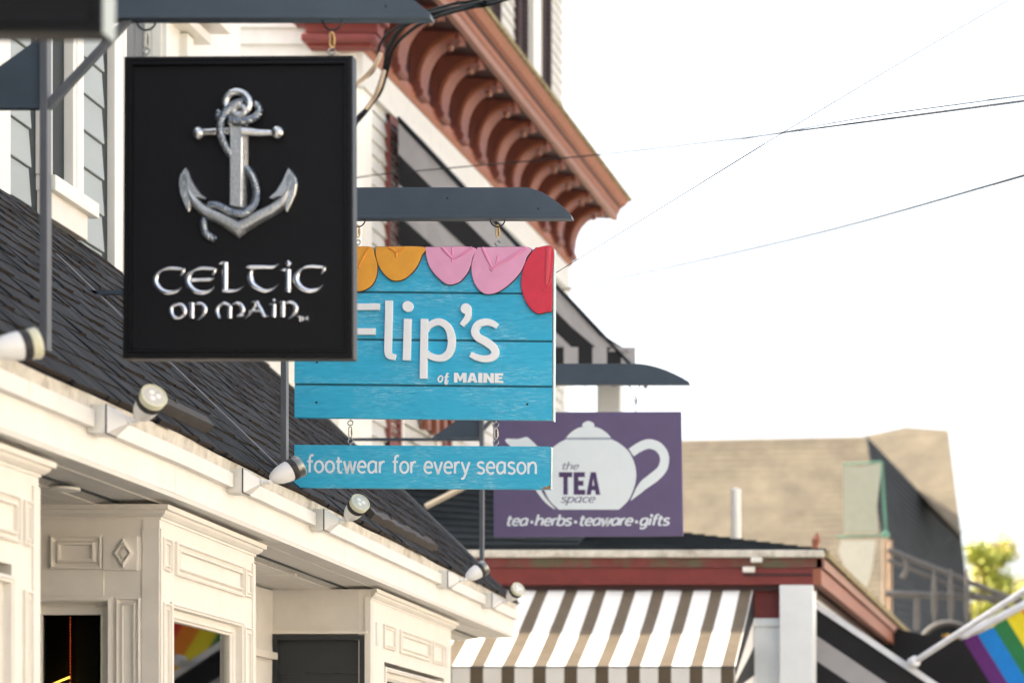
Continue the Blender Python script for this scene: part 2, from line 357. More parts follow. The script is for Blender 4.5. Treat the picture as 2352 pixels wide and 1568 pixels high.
# ------------------------------------------------------------------ stroke lettering (x-height 1)
def arc(cx, cy, rx, ry, a0, a1, n=18): return [(cx+rx*math.cos(rad(a0+(a1-a0)*i/n)), cy+ry*math.sin(rad(a0+(a1-a0)*i/n))) for i in range(n+1)]
def sm(*p): return [(q[0], q[1]) for q in catmull([V((a[0], a[1], 0)) for a in p], 5)]
GL = {
 'o': (.86, [('c', arc(.43, .48, .38, .46, 0, 350, 22))]),
 'a': (.90, [('s', sm((.76,.80),(.60,.93),(.38,.94),(.13,.80),(.04,.48),(.12,.14),(.32,.02),(.52,.08),(.70,.26),(.77,.42))), ('s', [(.77,.96),(.76,.4),(.79,0)])]),
 'b': (.88, [('s', [(.07,1.48),(.07,0)]), ('s', sm((.08,.60),(.22,.84),(.46,.95),(.72,.82),(.80,.48),(.72,.14),(.46,.01),(.22,.04),(.08,.14)))]),
 'c': (.72, [('s', arc(.44, .48, .38, .46, 48, 312, 18))]),
 'e': (.82, [('s', sm((.07,.50),(.40,.50),(.74,.50),(.72,.74),(.58,.91),(.40,.95),(.18,.84),(.05,.50),(.14,.16),(.38,.02),(.58,.04),(.72,.12)))]),
 'f': (.52, [('s', sm((.60,1.43),(.44,1.44),(.30,1.36),(.24,1.14),(.235,.7),(.22,0))), ('s', [(.0,.93),(.52,.93)])]),
 'g': (.90, [('s', sm((.76,.80),(.60,.93),(.38,.94),(.13,.80),(.04,.48),(.12,.14),(.32,.02),(.52,.08),(.70,.26),(.77,.42))), ('s', sm((.77,.96),(.77,.4),(.77,-.1),(.66,-.36),(.42,-.45),(.12,-.38)))]),
 'h': (.90, [('s', [(.07,1.48),(.07,0)]), ('s', sm((.08,.56),(.22,.82),(.46,.95),(.68,.88),(.77,.62),(.77,.3),(.77,0)))]),
 'i': (.30, [('s', [(.12,.96),(.12,0)]), ('d', (.12, 1.32))]),
 'l': (.30, [('s', [(.12,1.48),(.12,0)])]),
 'n': (.90, [('s', [(.07,.96),(.07,0)]), ('s', sm((.08,.56),(.22,.82),(.46,.95),(.68,.88),(.77,.62),(.77,.3),(.77,0)))]),
 'p': (.88, [('s', [(.07,.96),(.07,-.46)]), ('s', sm((.08,.60),(.22,.84),(.46,.95),(.72,.82),(.80,.48),(.72,.14),(.46,.01),(.22,.04),(.08,.14)))]),
 'r': (.54, [('s', [(.07,.96),(.07,0)]), ('s', sm((.08,.56),(.17,.78),(.32,.92),(.52,.93)))]),
 's': (.70, [('s', sm((.62,.84),(.48,.93),(.30,.95),(.11,.86),(.08,.68),(.22,.55),(.44,.46),(.62,.33),(.62,.14),(.45,.02),(.22,.02),(.03,.10)))]),
 't': (.60, [('s', sm((.24,1.30),(.23,.8),(.22,.28),(.30,.06),(.44,.01),(.58,.05))), ('s', [(.0,.93),(.56,.93)])]),
 'v': (.74, [('m', [(.0,.96),(.34,0),(.38,0),(.72,.96)])]),
 'w': (1.12, [('m', [(.0,.96),(.27,0),(.30,0),(.54,.9),(.57,.9),(.80,0),(.83,0),(1.10,.96)])]),
 'y': (.74, [('s', [(.0,.96),(.36,.06)]), ('s', sm((.74,.96),(.40,.06),(.24,-.32),(.12,-.43),(-.04,-.42)))]),
 '.': (.74, [('d', (.37, .46))]), ' ': (.42, []),
}
def glyph(mb, ch, o, ax, ay, an, sx, sy, wt, h0, h1, shear=0, contrast=0, serif=False, rnd=0):
    k = 0
    for kind, p in GL[ch][1]:
        e = (h1-h0)*.02*k + .00006*k; k += 1
        if kind == 'd':
            c = ((p[0]+p[1]*shear)*sx, p[1]*sy); r = wt*.66
            mb.prism([(c[0]+r*math.cos(2*math.pi*i/16), c[1]+r*math.sin(2*math.pi*i/16)) for i in range(16)], V(o)+V(an)*h0, ax, ay, V(an)*(h1-h0)); continue
        q = [((a+b*shear)*sx, b*sy) for a, b in p]
        ws = []
        for i in range(len(q)):
            a = q[max(i-1, 0)]; b = q[min(i+1, len(q)-1)]; th = math.atan2(b[1]-a[1], b[0]-a[0])
            ws.append(wt * (1 - contrast*(1-abs(math.sin(th-.15)))))
        ribbon(mb, q, ws, o, ax, ay, an, h0+e, h1+e, closed=(kind == 'c'), rnd=rnd)
        if serif and kind == 's' and len(p) <= 3:
            for (a, b) in (q[0], q[-1]):
                e += .00006; ribbon(mb, [(a-wt*.9, b), (a+wt*.9, b)], [wt*.35]*2, o, ax, ay, an, h0+e, h1+e)
def text(s, parent, matname, x0, x1, base, xh, o, ax, ay, an, wt, h0, h1, name='letter', lean=0.0, gap=.14, **kw):
    tot = sum(GL[c][0]+gap for c in s)-gap; sx = (x1-x0)/tot; x = x0
    for c in s:
        if GL[c][1]:
            mb = MB(); oo = V(o) + V(ax)*x + V(ay)*(base + lean*(x-x0))
            glyph(mb, c, oo, ax, ay, an, sx, xh, wt, h0, h1, **kw)
            mb.build('bullet' if c == '.' else name, matname, parent)
        x += (GL[c][0]+gap)*sx
def poly_letter(c):
    if c == 'T': return 1.0, [[(0,.78),(0,1),(.9,1),(.9,.78),(.60,.78),(.60,0),(.30,0),(.30,.78)]]
    if c == 'E': return .86, [[(0,0),(0,1),(.76,1),(.76,.78),(.32,.78),(.32,.62),(.66,.62),(.66,.40),(.32,.40),(.32,.22),(.78,.22),(.78,0)]]
    if c == 'A': return 1.02, [[(0,0),(.30,1),(.64,1),(.94,0),(.64,0),(.59,.20),(.35,.20),(.30,0)], [(.41,.40),(.53,.40),(.47,.74)]]
    if c == 'M': return 1.24, [[(0,0),(0,1),(.36,1),(.58,.50),(.80,1),(1.16,1),(1.16,0),(.84,0),(.84,.58),(.66,.16),(.50,.16),(.32,.58),(.32,0)]]
    if c == 'I': return .48, [[(0,0),(0,1),(.38,1),(.38,0)]]
    if c == 'N': return 1.06, [[(0,0),(0,1),(.32,1),(.66,.46),(.66,1),(.98,1),(.98,0),(.66,0),(.32,.56),(.32,0)]]
def block_text(s, parent, matname, x0, x1, y0, y1, o, ax, ay, an, h0, h1, hole=None, lean=0.0):
    tot = sum(poly_letter(c)[0] for c in s); sx = (x1-x0)/tot; x = x0
    for c in s:
        adv, ps = poly_letter(c); mb = MB()
        for k, p in enumerate(ps):
            if k and hole is None: hm = None
            pp = [(a*sx, b*(y1-y0)) for a, b in p]
            oo = V(o)+V(ax)*x+V(ay)*(y0 + lean*(x-x0))+V(an)*(h0 if not k else h1)
            mb.prism(pp, oo, ax, ay, V(an)*((h1-h0) if not k else .0004), mi=0 if not k else 1)
        mb.build('letter', [matname, hole or matname], parent); x += adv*sx
# ================================================================== GROUND
X3, Y3, Z3 = V((1, 0, 0)), V((0, 1, 0)), V((0, 0, 1)); NY = V((0, -1, 0))
struct(MB().box(-300, 300, -120, 600, -.4, -.13).build('ground', 'dirt'))
struct(MB().box(-.9, 8.0, -100, 500, -.13, -.12).build('road', 'asphalt'))
struct(MB().box(-5.6, -.9, -100, 500, -.13, 0).build('sidewalk', 'concrete'))
struct(MB().box(8.0, 12, -100, 500, -.13, 0).build('sidewalk', 'concrete'))
lm = MB()
for k in range(40): lm.box(3.5, 3.62, -60+k*9, -57+k*9, -.1199, -.116)
struct(lm.build('road_marking', 'road_paint'))

# ================================================================== SHOP (long white shopfront with shingled roof)
def Xf(d):      # fascia plane bends away along the street
    return -2.91 if d < 8.7 else -2.91 - .22*((d-8.7)/7.5)**1.05
D0, D1 = 4.5, 16.15
def Zs(z, d): return EYE + z
shop = thing('shop_building', 'long white shopfront with charcoal shingle roof, scalloped bays and a deep white fascia', 'shop', (-3.4, 10, 0))
def strip(zs_out, d0, d1, n, xo=0.0, wob=0.0):
    """section [(out, z)] swept along the eave"""
    vs = []; m = len(zs_out)
    for i in range(n+1):
        d = d0 + (d1-d0)*i/n; x = Xf(d)+xo; wv = wob*math.sin(d*3.1)+wob*.6*math.sin(d*7.3+1)
        vs += [(x+a, d, EYE+z+(wv if k in (1, 2) else 0)) for k, (a, z) in enumerate(zs_out)]
    fs = []
    for i in range(n):
        for k in range(m): fs.append((i*m+k, (i+1)*m+k, (i+1)*m+(k+1) % m, i*m+(k+1) % m))
    fs += [tuple(range(m))[::-1], tuple(n*m+k for k in range(m))]
    return vs, fs
def eave(name, sec, matn, d0=D0, d1=D1, n=24, wob=0, **kw):
    mb = MB(); mb.add(*strip(sec, d0, d1, n, 0, wob)); return mb.build(name, matn, shop, **kw)
seams = [D0, 6.3, 8.72, 11.3, 13.6, 15.05, D1]
for a, b in zip(seams[:-1], seams[1:]):
    eave('fascia_board', [(-.03, 1.111), (0, 1.111), (0, 1.214), (-.03, 1.214)], 'fascia', a+.0015, b-.0015, 6)
eave('drip_edge', [(-.03, 1.272), (.012, 1.270), (.018, 1.320), (-.03, 1.335)], 'drip', n=80, wob=.003)
eave('fascia_backing', [(-.05, 1.100), (-.031, 1.100), (-.031, 1.318), (-.05, 1.318)], 'cream')
eave('soffit_edge_board', [(-.24, 1.094), (0, 1.094), (0, 1.110), (-.24, 1.110)], 'soffit')
eave('soffit_bead', [(-.10, 1.090), (-.094, 1.090), (-.094, 1.093), (-.10, 1.093)], 'soffit')
eave('vent_screen', [(-.300, 1.082), (-.24, 1.090), (-.24, 1.098), (-.300, 1.098)], 'mesh', n=60)
eave('vent_gap', [(-.245, 1.086), (-.236, 1.086), (-.236, 1.0935), (-.245, 1.0935)], 'channel', n=60, wob=.002)
eave('soffit_ceiling', [(-1.2, 1.0965), (-.25, 1.0965), (-.25, 1.104), (-1.2, 1.104)], 'mesh', n=12)
for k in range(11):
    a = -.303 - k*.085; eave('soffit_board', [(a-.0805, 1.078), (a, 1.078), (a, 1.096), (a-.0805, 1.096)], 'soffit', n=12)
# lamp positions decide where the proud upper board is interrupted
LAMPS = [(6.70, 1), (7.90, 0), (9.41, 1), (10.70, 0), (13.55, 1), (14.98, 0)]
cuts = [D0] + [x for d, _ in LAMPS for x in (d-.055, d+.055)] + [D1]
for i in range(0, len(cuts), 2):
    eave('upper_fascia_board', [(-.03, 1.2145), (.030, 1.2145), (.030, 1.2700), (-.03, 1.2700)], 'fascia', cuts[i], cuts[i+1], 8)
# end cap wall under the roof, and the body of the shop
MB().box(-4.5, -3.66, D0, 15.9, 0, EYE+1.07).build('wall', 'cream', shop)
# roof deck + shingles
PI_ = .95; LEN = 1.95
def rp(d, s, h=0.0):     # point on the roof: s metres up the slope, h above it
    c = 1/math.hypot(1, PI_); x = Xf(d)+.03 - s*c; z = EYE+1.325 + s*PI_*c
    return V((x + h*PI_*c, d, z + h*c))
def roof_end(s): return D1 + .02
mb = MB(); n = 20; vs = []
for i in range(n+1):
    d = D0 + (D1-.01-D0)*i/n
    vs += [rp(d, .02, -.03), rp(d, 2.75, -.03), rp(d, 2.75, -.006), rp(d, .02, -.006)]
fs = []
for i in range(n):
    for k in range(4): fs.append((i*4+k, (i+1)*4+k, (i+1)*4+(k+1) % 4, i*4+(k+1) % 4))
mb.add(vs, fs + [(3, 2, 1, 0), tuple(n*4+k for k in range(4))]).build('roof_deck', 'shingle', shop)
EXPO = .128
rest = MB(); mats2 = ['shingle', 'butt']; tabs = []
random.seed(3)
variants = {}
for c in range(22):
    d = 6.05 + random.uniform(0, .1)
    while d < D1:
        wd = random.choice([.055, .07, .085, .10, .125, .15]); h = random.choice([.003, .006, .011])
        s0 = c*EXPO + random.uniform(-.008, .008); tabs.append((s0, d, min(wd, D1+.005-d), h)); d += wd + .006
def shingle_mesh(mb, s0, d, wd, h, rel=None):
    p = [rp(d, s0, -.004), rp(d+wd, s0, -.004), rp(d+wd, s0+EXPO*1.08, -.005), rp(d, s0+EXPO*1.08, -.005),
         rp(d, s0, h+.004), rp(d+wd, s0, h+.004), rp(d+wd, s0+EXPO*1.08, h*.3+.001), rp(d, s0+EXPO*1.08, h*.3+.001)]
    if rel: p = [q-rel for q in p]
    mb.add(p, [(3,2,1,0)]); mb.add(p, [(4,5,6,7),(1,2,6,5),(2,3,7,6),(3,0,4,7)], 0); mb.add(p, [(0,1,5,4)], 1)
def vis(t): d = t[1]; p = rp(t[1], t[0]); px = VX + p.x*F/d; py = VY-(p.z-EYE)*F/d; return px > -15 and py > 380 and not (287 < px < 815 and 133 < py < 815) and not (676 < px < 1268 and (568 < py < 960 or 1022 < py < 1120))
order = sorted([t for t in tabs if vis(t)], key=lambda t: -t[2]/t[1])
for t in order[:285]:
    key = (t[2], t[3]); rel = rp(t[1], t[0])
    if key not in variants or abs(t[2]-key[0]) > 1e-6:
        mb = MB(); shingle_mesh(mb, *t, rel); o = mb.build('shingle', mats2, shop); variants[key] = o.data
    else:
        o = bpy.data.objects.new('shingle', variants[key]); COL.objects.link(o); o.parent = shop; o.matrix_parent_inverse = Matrix.Translation(-shop.location)
    o.location = rel
chosen = set(id(t) for t in order[:285])
for t in tabs:
    if id(t) not in chosen: shingle_mesh(rest, *t)
o = rest.build('shingle_field', mats2, shop); o['kind'] = 'stuff'
# rake board at the far end
mb = MB(); mb.prism([(0, -.05), (2.75, -.05), (2.75, -.008), (0, -.008)], rp(D1-.0, 0), (rp(D1, 1)-rp(D1, 0)), (rp(D1, 0, 1)-rp(D1, 0)), (0, .02, 0)); mb.build('rake_board', 'postmetal', shop)

def face_basis(A, B, z0=EYE):
    A, B = V((A[0], A[1], 0)), V((B[0], B[1], 0)); t = (B-A).normalized(); nrm = V((t.y, -t.x, 0))
    return V((A.x, A.y, z0)), t, nrm
def s_at(px, A, B):     # distance along A-B where picture column px meets the wall
    k = (px-VX)/F; dx, dy = B[0]-A[0], B[1]-A[1]; t = (k*A[1]-A[0])/(dx-k*dy); return t*math.hypot(dx, dy)
def panel(parent, o, t, nrm, x0, x1, z0, z1, steps, name='moulded_panel', matn='cream', cap=True):
    MB().loops(rect(x0, x1, z0, z1), steps, o, t, Z3, nrm, cap).build(name, matn, parent)
RAISED = [(0, 0), (0, .012), (.007, .015), (.009, .006), (.019, .001), (.026, .015), (.032, .016), (.034, .002)]
SMALLP = [(0, 0), (0, .010), (.005, .013), (.007, .005), (.013, .001), (.017, .011), (.021, .011), (.022, .002)]
PIL = [(0, 0), (0, .010), (.006, .013), (.008, .004), (.018, .0005), (.022, .010), (.026, .010), (.027, .001)]
def wallbox(mb, o, t, nrm, x0, x1, z0, z1, a, b):
    p = [V(o)+t*x+nrm*c+Z3*z for z in (z0, z1) for x, c in ((x0, a), (x1, a), (x1, b), (x0, b))]
    return mb.hexa(p)
def crown(mb, o, t, nrm, x0, x1, ret0=0.0, ret1=0.0):
    steps = [(.000, 1.026), (.006, 1.026), (.007, 1.034), (.014, 1.037), (.026, 1.048), (.030, 1.058), (.041, 1.060), (.042, 1.0775)]
    # mitred at both ends so returns meet
    vs = []
    for sgn, x in ((-1, x0), (1, x1)):
        vs += [V(o)+t*(x+sgn*c)+nrm*c+Z3*z for c, z in steps] + [V(o)+t*x+Z3*1.0775, V(o)+t*x+Z3*1.026]
    m = len(steps)+2
    fs = [(k, (k+1) % m, m+(k+1) % m, m+k) for k in range(m)] + [tuple(range(m))[::-1], tuple(m+k for k in range(m))]
    mb.add(vs, fs)
def bay(A, B, C, street, window_px, label):
    """A near street corner, B far street corner, C = depth back of the return wall (x of the recess wall)"""
    b = MB(); o, t, nrm = face_basis(A, B); L = (V(B)-V(A)).length
    ro, rt, rn = V((C, A[1], EYE)), X3, NY; RL = A[0]-C
    body = MB(); body.prism([(A[0], A[1]), (B[0], B[1]), (C-.05, B[1]), (C-.05, A[1])], (0, 0, 0), X3, Y3, (0, 0, .0)) if False else None
    bay_o = MB()
    # street wall built as a frame round the window opening
    wx0, wx1 = s_at(window_px[0], A, B), s_at(window_px[1], A, B)
    wallbox(bay_o, o, t, nrm, 0, L, .73, 1.0775, -.06, 0); wallbox(bay_o, o, t, nrm, 0, wx0, -1.2, .73, -.06, 0)
    wallbox(bay_o, o, t, nrm, wx1, L, -1.2, .73, -.06, 0); wallbox(bay_o, o, t, nrm, 0, L, -1.6, -1.2, -.06, 0)
    w_ = bay_o.build('bay_wall', 'cream', shop)
    c = MB(); crown(c, o, t, nrm, 0, L); c.build('crown_moulding', 'cream', shop, bev=0)
    return o, t, nrm, L, ro, rt, rn, RL, w_, wx0, wx1
# ---- bay one
A, B = (-2.994, 8.80), (-3.05, 10.13)
o, t, nr, L, ro, rt, rn, RL, wall1, wx0, wx1 = bay(A, B, -3.62, 1, (391, 556), '')
sx = lambda px: s_at(px, A, B)
wb = MB(); wallbox(wb, o, t, nr, 0, sx(371), -1.6, .994, 0, .006); wallbox(wb, o, t, nr, sx(578), L, -1.6, .994, 0, .006); wb.build('corner_board', 'cream', wall1)
panel(wall1, o, t, nr, sx(371)+.002, sx(390), .846, .965, SMALLP)
panel(wall1, o, t, nr, sx(401), sx(556), .841, .965, RAISED)
panel(wall1, o, t, nr, sx(560), sx(576), .846, .960, SMALLP)
panel(wall1, o, t, nr, sx(371)+.002, sx(389), -1.1, .728, PIL)
panel(wall1, o, t, nr, sx(559), sx(576), -1.1, .722, PIL)
CAS = [(-.004, 0), (-.004, .008), (.006, .012), (.010, .006), (.016, .006), (.018, -.02), (.045, -.022), (.05, -.03), (.056, -.032), (.058, -.05)]
panel(wall1, o, t, nr, wx0, wx1, -1.2, .735, CAS, 'window_frame', 'cream', False)
pane = MB(); pane.hexa([o+t*x_+nr*y_+Z3*z_ for z_ in (-1.16, .69) for x_, y_ in ((wx0+.05, -.052), (wx1-.05, -.0425), (wx1-.05, -.0385), (wx0+.05, -.048))]); pane.build('pane', 'glass', wall1)
jb = MB(); wallbox(jb, o, t, nr, wx1-.22, wx1-.17, -1.15, .675, -.12, -.06); jb.build('window_mullion', 'cream', wall1)
# return wall facing down the street
rb = MB(); hx0, hx1, hz = -.08, .43, .747
def rx(px, d=8.80): return (px-VX)*d/F - (-3.62)
def rz(py, d=8.80): return (VY-py)*d/F
hx0, hx1, hz = rx(46), rx(257), rz(1372)
wallbox(rb, ro, rt, rn, -.06, RL, hz, 1.0775, -.06, 0); wallbox(rb, ro, rt, rn, hx1, RL, -1.6, hz, -.06, 0)
wallbox(rb, ro, rt, rn, -.3, hx0, -1.6, 1.0, -.06, 0)
rw = rb.build('return_wall', 'cream', shop)
c = MB(); crown(c, ro, rt, rn, -.3, RL); c.build('crown_moulding', 'cream', shop)
wb = MB(); wallbox(wb, ro, rt, rn, rx(328), RL, -1.6, .994, 0, .006); wallbox(wb, ro, rt, rn, rx(60), rx(239), rz(1368), rz(1307), 0, .003); wb.build('flat_board', 'cream', rw)
panel(rw, ro, rt, rn, rx(117), rx(237), rz(1306), rz(1229), [(0, .0), (0, .008), (.008, .011), (.012, .004), (.034, -.008), (.040, .006), (.044, .007), (.046, -.004)] if False else [(0,0),(0,.014),(.007,.017),(.009,.008),(.020,.0012),(.027,.016),(.034,.017),(.037,.003)])
# recessed block with diamond
blk = MB(); wallbox(blk, ro, rt, rn, rx(240), rx(318), rz(1309), rz(1232), 0, .016); wallbox(blk, ro, rt, rn, rx(318), rx(326), rz(1309), rz(1232), 0, .003); blk.build('diamond_block', 'cream', rw)
cx, cz = rx(289), rz(1271); dw, dh = .034, .052
MB().loops([(cx-dw, cz), (cx, cz-dh), (cx+dw, cz), (cx, cz+dh)], [(0, .016), (0, .030), (.006, .034), (.009, .021), (.015, .017), (.018, .030), (.021, .031)], ro, rt, Z3, rn).build('diamond_moulding', 'cream', rw)
CASD = [(-.004, 0), (-.004, .009), (.010, .012), (.012, .006), (.014, .006), (.017, -.055), (.022, -.060), (.030, -.055), (.056, -.055), (.058, -.07)]
panel(rw, ro, rt, rn, hx0, hx1, -1.5, hz, CASD, 'window_frame', 'cream', False)
pane = MB(); wallbox(pane, ro, rt, rn, hx0+.04, hx1-.04, -1.46, hz-.04, -.072, -.068); pane.build('pane', 'glass', rw)
panel(rw, ro, rt, rn, rx(267), rx(324), -1.4, rz(1372), PIL)
# dark room behind the two windows
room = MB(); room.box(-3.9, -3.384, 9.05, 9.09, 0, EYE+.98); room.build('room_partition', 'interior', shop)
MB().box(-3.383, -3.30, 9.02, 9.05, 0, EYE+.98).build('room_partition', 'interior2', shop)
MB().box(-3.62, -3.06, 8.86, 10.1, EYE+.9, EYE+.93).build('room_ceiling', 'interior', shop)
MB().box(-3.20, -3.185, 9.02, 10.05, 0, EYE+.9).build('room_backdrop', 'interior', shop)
# ---- bay nearest the camera
A0, B0 = (-2.985, 6.0), (-2.99, 7.66)
o, t, nr, L, _, _, _, _, wall0, wx0, wx1 = bay(A0, B0, -3.62, 1, (-150, 27), '')
sx = lambda px: s_at(px, A0, B0)
wb = MB(); wallbox(wb, o, t, nr, sx(73), L, -1.6, .994, 0, .006); wb.build('corner_board', 'cream', wall0)
panel(wall0, o, t, nr, sx(-90), sx(40), .800, .945, RAISED); panel(wall0, o, t, nr, sx(53), sx(70), .800, .940, SMALLP)
panel(wall0, o, t, nr, sx(53), sx(70), -1.1, .66, PIL)
panel(wall0, o, t, nr, wx0, wx1, -1.2, .69, CAS, 'window_frame', 'cream', False)
pane = MB(); wallbox(pane, o, t, nr, wx0+.05, wx1-.05, -1.16, .65, -.052, -.048); pane.build('pane', 'glass', wall0)
MB().box(-3.62, -2.99, 7.60, 7.66, 0, EYE+1.07).build('return_wall', 'cream', shop)
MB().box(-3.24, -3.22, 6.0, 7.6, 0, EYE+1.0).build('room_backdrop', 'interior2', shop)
# ---- far bay
A2, B2 = (-3.105, 12.27), (-3.20, 14.56)
o, t, nr, L, ro, rt, rn, RL, wall2, wx0, wx1 = bay(A2, B2, -3.62, 1, (883, 1020), '')
sx = lambda px: s_at(px, A2, B2)
panel(wall2, o, t, nr, sx(880), sx(905), .80, .925, SMALLP); panel(wall2, o, t, nr, sx(917), sx(985), .80, .925, RAISED); panel(wall2, o, t, nr, sx(993), sx(1015), .80, .925, SMALLP)
panel(wall2, o, t, nr, wx0, wx1, -1.2, .70, CAS, 'window_frame', 'cream', False)
pane = MB(); wallbox(pane, o, t, nr, wx0+.05, wx1-.05, -1.16, .66, -.052, -.048); pane.build('pane', 'glass', wall2)
bl = MB()
for k in range(12): wallbox(bl, o, t, nr, sx(890)+k*.09, sx(890)+k*.09+.07, -1.1, .64, -.09, -.085)
bl.build('window_blind', 'trim_white', wall2)
for a, b_ in ((863, 868), (1022, 1027)):
    g = MB(); wallbox(g, o, t, nr, sx(a), sx(b_), .80, .92, .0005, .004); g.build('fluted_slot', 'soffit', wall2)
def rx(px, d=12.27): return (px-VX)*d/F + 3.62
def rz(py, d=12.27): return (VY-py)*d/F
rb = MB(); wallbox(rb, ro, rt, rn, -.06, RL, rz(1455), 1.0775, -.06, 0); wallbox(rb, ro, rt, rn, rx(838), RL, -1.6, rz(1455), -.06, 0)
rw2 = rb.build('return_wall', 'soffit', shop)
g = MB(); wallbox(g, ro, rt, rn, -.06, rx(845), rz(1455), rz(1448), 0, .022); g.build('lintel_ledge', 'cream', rw2)
g = MB(); wallbox(g, ro, rt, rn, rx(839), RL+.004, -1.6, 1.04, 0, .012); g.build('corner_board', 'cream', rw2)
g = MB(); wallbox(g, ro, rt, rn, rx(628), rx(638), -1.6, rz(1458), -.03, .012); wallbox(g, ro, rt, rn, rx(827), rx(838), -1.6, rz(1458), -.03, .012); wallbox(g, ro, rt, rn, rx(638), rx(827), rz(1469), rz(1458), -.03, .012)
g.build('charcoal_frame', 'darkpanel', rw2)
for k in range(8):
    z1 = rz(1469) - .001 - k*.168
    g = MB(); p = [ro+rt*x+rn*c+Z3*z for z, cc in ((z1-.166, .0), (z1, -.012)) for x, c in ((rx(638), -.03), (rx(827), -.03), (rx(827), cc), (rx(638), cc))]
    g.hexa([p[3], p[2], p[1], p[0], p[7], p[6], p[5], p[4]]).build('charcoal_board', 'darkpanel', rw2)
# recess wall between the bays
for nm, d0, d1, mt in (('recess_wall', 10.13, 12.27, 'soffit'), ('dark_recess_panel', 7.66, 8.80, 'interior2')):  # dark panel by the entrance is added to darken the return window's reflection
    MB().box(-3.72 if mt == 'interior2' else -3.66, -3.60 if mt == 'soffit' else -3.66, d0, d1, 0, EYE+1.07).build(nm, mt, shop)
g = MB(); g.box(-3.60, -3.575, 10.13, 12.27, EYE+.72, EYE+.755); g.box(-3.60, -3.585, 11.2, 12.2, 0, EYE+.70); g.build('recess_trim', 'cream', shop)
# end wall of the shop
MB().box(-3.62, -3.22, 14.56, 14.6, 0, EYE+1.07).build('return_wall', 'cream', shop)
mb = MB(); mb.prism([(-3.14, 1.111), (-3.14, 1.31), (-4.9, 2.98), (-4.9, 1.09)], (0, D1-.03, EYE), X3, Z3, (0, .03, 0)); mb.build('gable_board', 'cream', shop)
# soffit fixtures: little disc and two pin strips
for px, py, d, r in ((150, 1121, 8.9, .05),):
    x = (px-VX)*1.076/(VY-py)*1.0; dd = 1.076*F/(VY-py); MB().lathe([(r, 0), (r, .008), (r*.7, .012)], (x, dd, EYE+1.0778), (0, 0, -1)).build('soffit_light', 'trim_white', shop, smooth=True)
for px0, px1, py in ((596, 680, 1318), (710, 780, 1356)):
    dd = 1.076*F/(VY-py); xa = (px0-VX)*dd/F; xb = (px1-VX)*dd/F; m_ = MB()
    m_.box(xa, xb, dd-.012, dd+.012, EYE+1.070, EYE+1.078)
    m_.build('soffit_fixture', 'boxwhite', shop)

# ================================================================== things inside the shop windows
o, t, nr = face_basis(A, B); sxx = lambda px: s_at(px, A, B); x0, x1 = sxx(380), sxx(520)
sh = thing('window_blind', 'thin pale vertical cords hanging behind the glass of the white bay window', 'blind', (-3.1, 9.4, 2.6))
for k in range(5):
    x = x0 + (x1-x0)*(.16+.19*k); MB().tube([o-nr*.075+t*x+Z3*.68, o-nr*.075+t*x+Z3*(-.4)], .0018, 6).build('cord', 'printwhite', sh)
# beads and a gold lamp arm in the dark window
bd = thing('bead_string', 'string of small red lit beads hanging in the dark shop window', 'light string', (-3.43, 8.98, 2.3))
def wpt(px, py, d): return W(px, py, d)
for k in range(22):
    MB().ball(wpt(161.5, 1418+k*7.4, 8.98), .0015, 8).build('bead', 'redbulb', bd)
MB().tube([wpt(160, 1554, 8.99), wpt(140, 1562, 8.99), wpt(100, 1580, 8.99)], .0035, 8).build('lamp_arm', 'goldlamp', thing('lamp', 'glowing gold lamp arm at the bottom of the dark shop window', 'lamp', (-3.5, 8.99, 2.0)))

# ================================================================== roof flashing troughs
def flashing(name, label, p0, p1, w, crinkle):
    r = thing(name, label, 'snow guard', tuple(p0)); mb = MB(); n = 16; vs = []
    for i in range(n+1):
        q = V(p0).lerp(V(p1), i/n); k = crinkle*math.sin(i*2.3)*.3 + crinkle*.2*math.sin(i*5.1)
        up = V((.69, 0, .72)); sl_ = V((-.725, 0, .69))
        vs += [q+up*.004-sl_*w*.5, q+up*(.045+k)-sl_*w*.46, q+up*(.050+k)+sl_*w*.3, q+up*.004+sl_*w*.5]
    for i in range(n):
        for k in range(4): mb.f.append((i*4+k, (i+1)*4+k, (i+1)*4+(k+1) % 4, i*4+(k+1) % 4)); mb.mi.append(0)
    mb.v = vs; mb.f += [(3, 2, 1, 0), tuple(n*4+k for k in range(4))]; mb.mi += [0, 0]
    mb.build('trough', 'flash', r, smooth=True)
    q = V(p0).lerp(V(p1), .3)
    MB().box(q.x-.03, q.x+.03, q.y, q.y+.012, q.z+.01, q.z+.056).build('joint_strap', 'flash', r)
def roofd(px, py):   # where a picture point meets the roof plane
    a, b = (px-VX)/F, (VY-py)/F      # x=a d, z=b d
    # z-1.325 = -.95 (x - (Xf+.03))
    d = 10
    for _ in range(30): d = (1.325 + .95*(Xf(d)+.03)) / (b + .95*a)
    return V((a*d, d, EYE+b*d))
flashing('snow_guard', 'flat brown metal snow guard on the shingles behind the second spotlight', roofd(352, 935), roofd(462, 985), .062, .0)
flashing('snow_guard', 'long crumpled brown snow guard on the shingles right of the round spotlight', roofd(838, 1185), roofd(988, 1262), .062, .016)

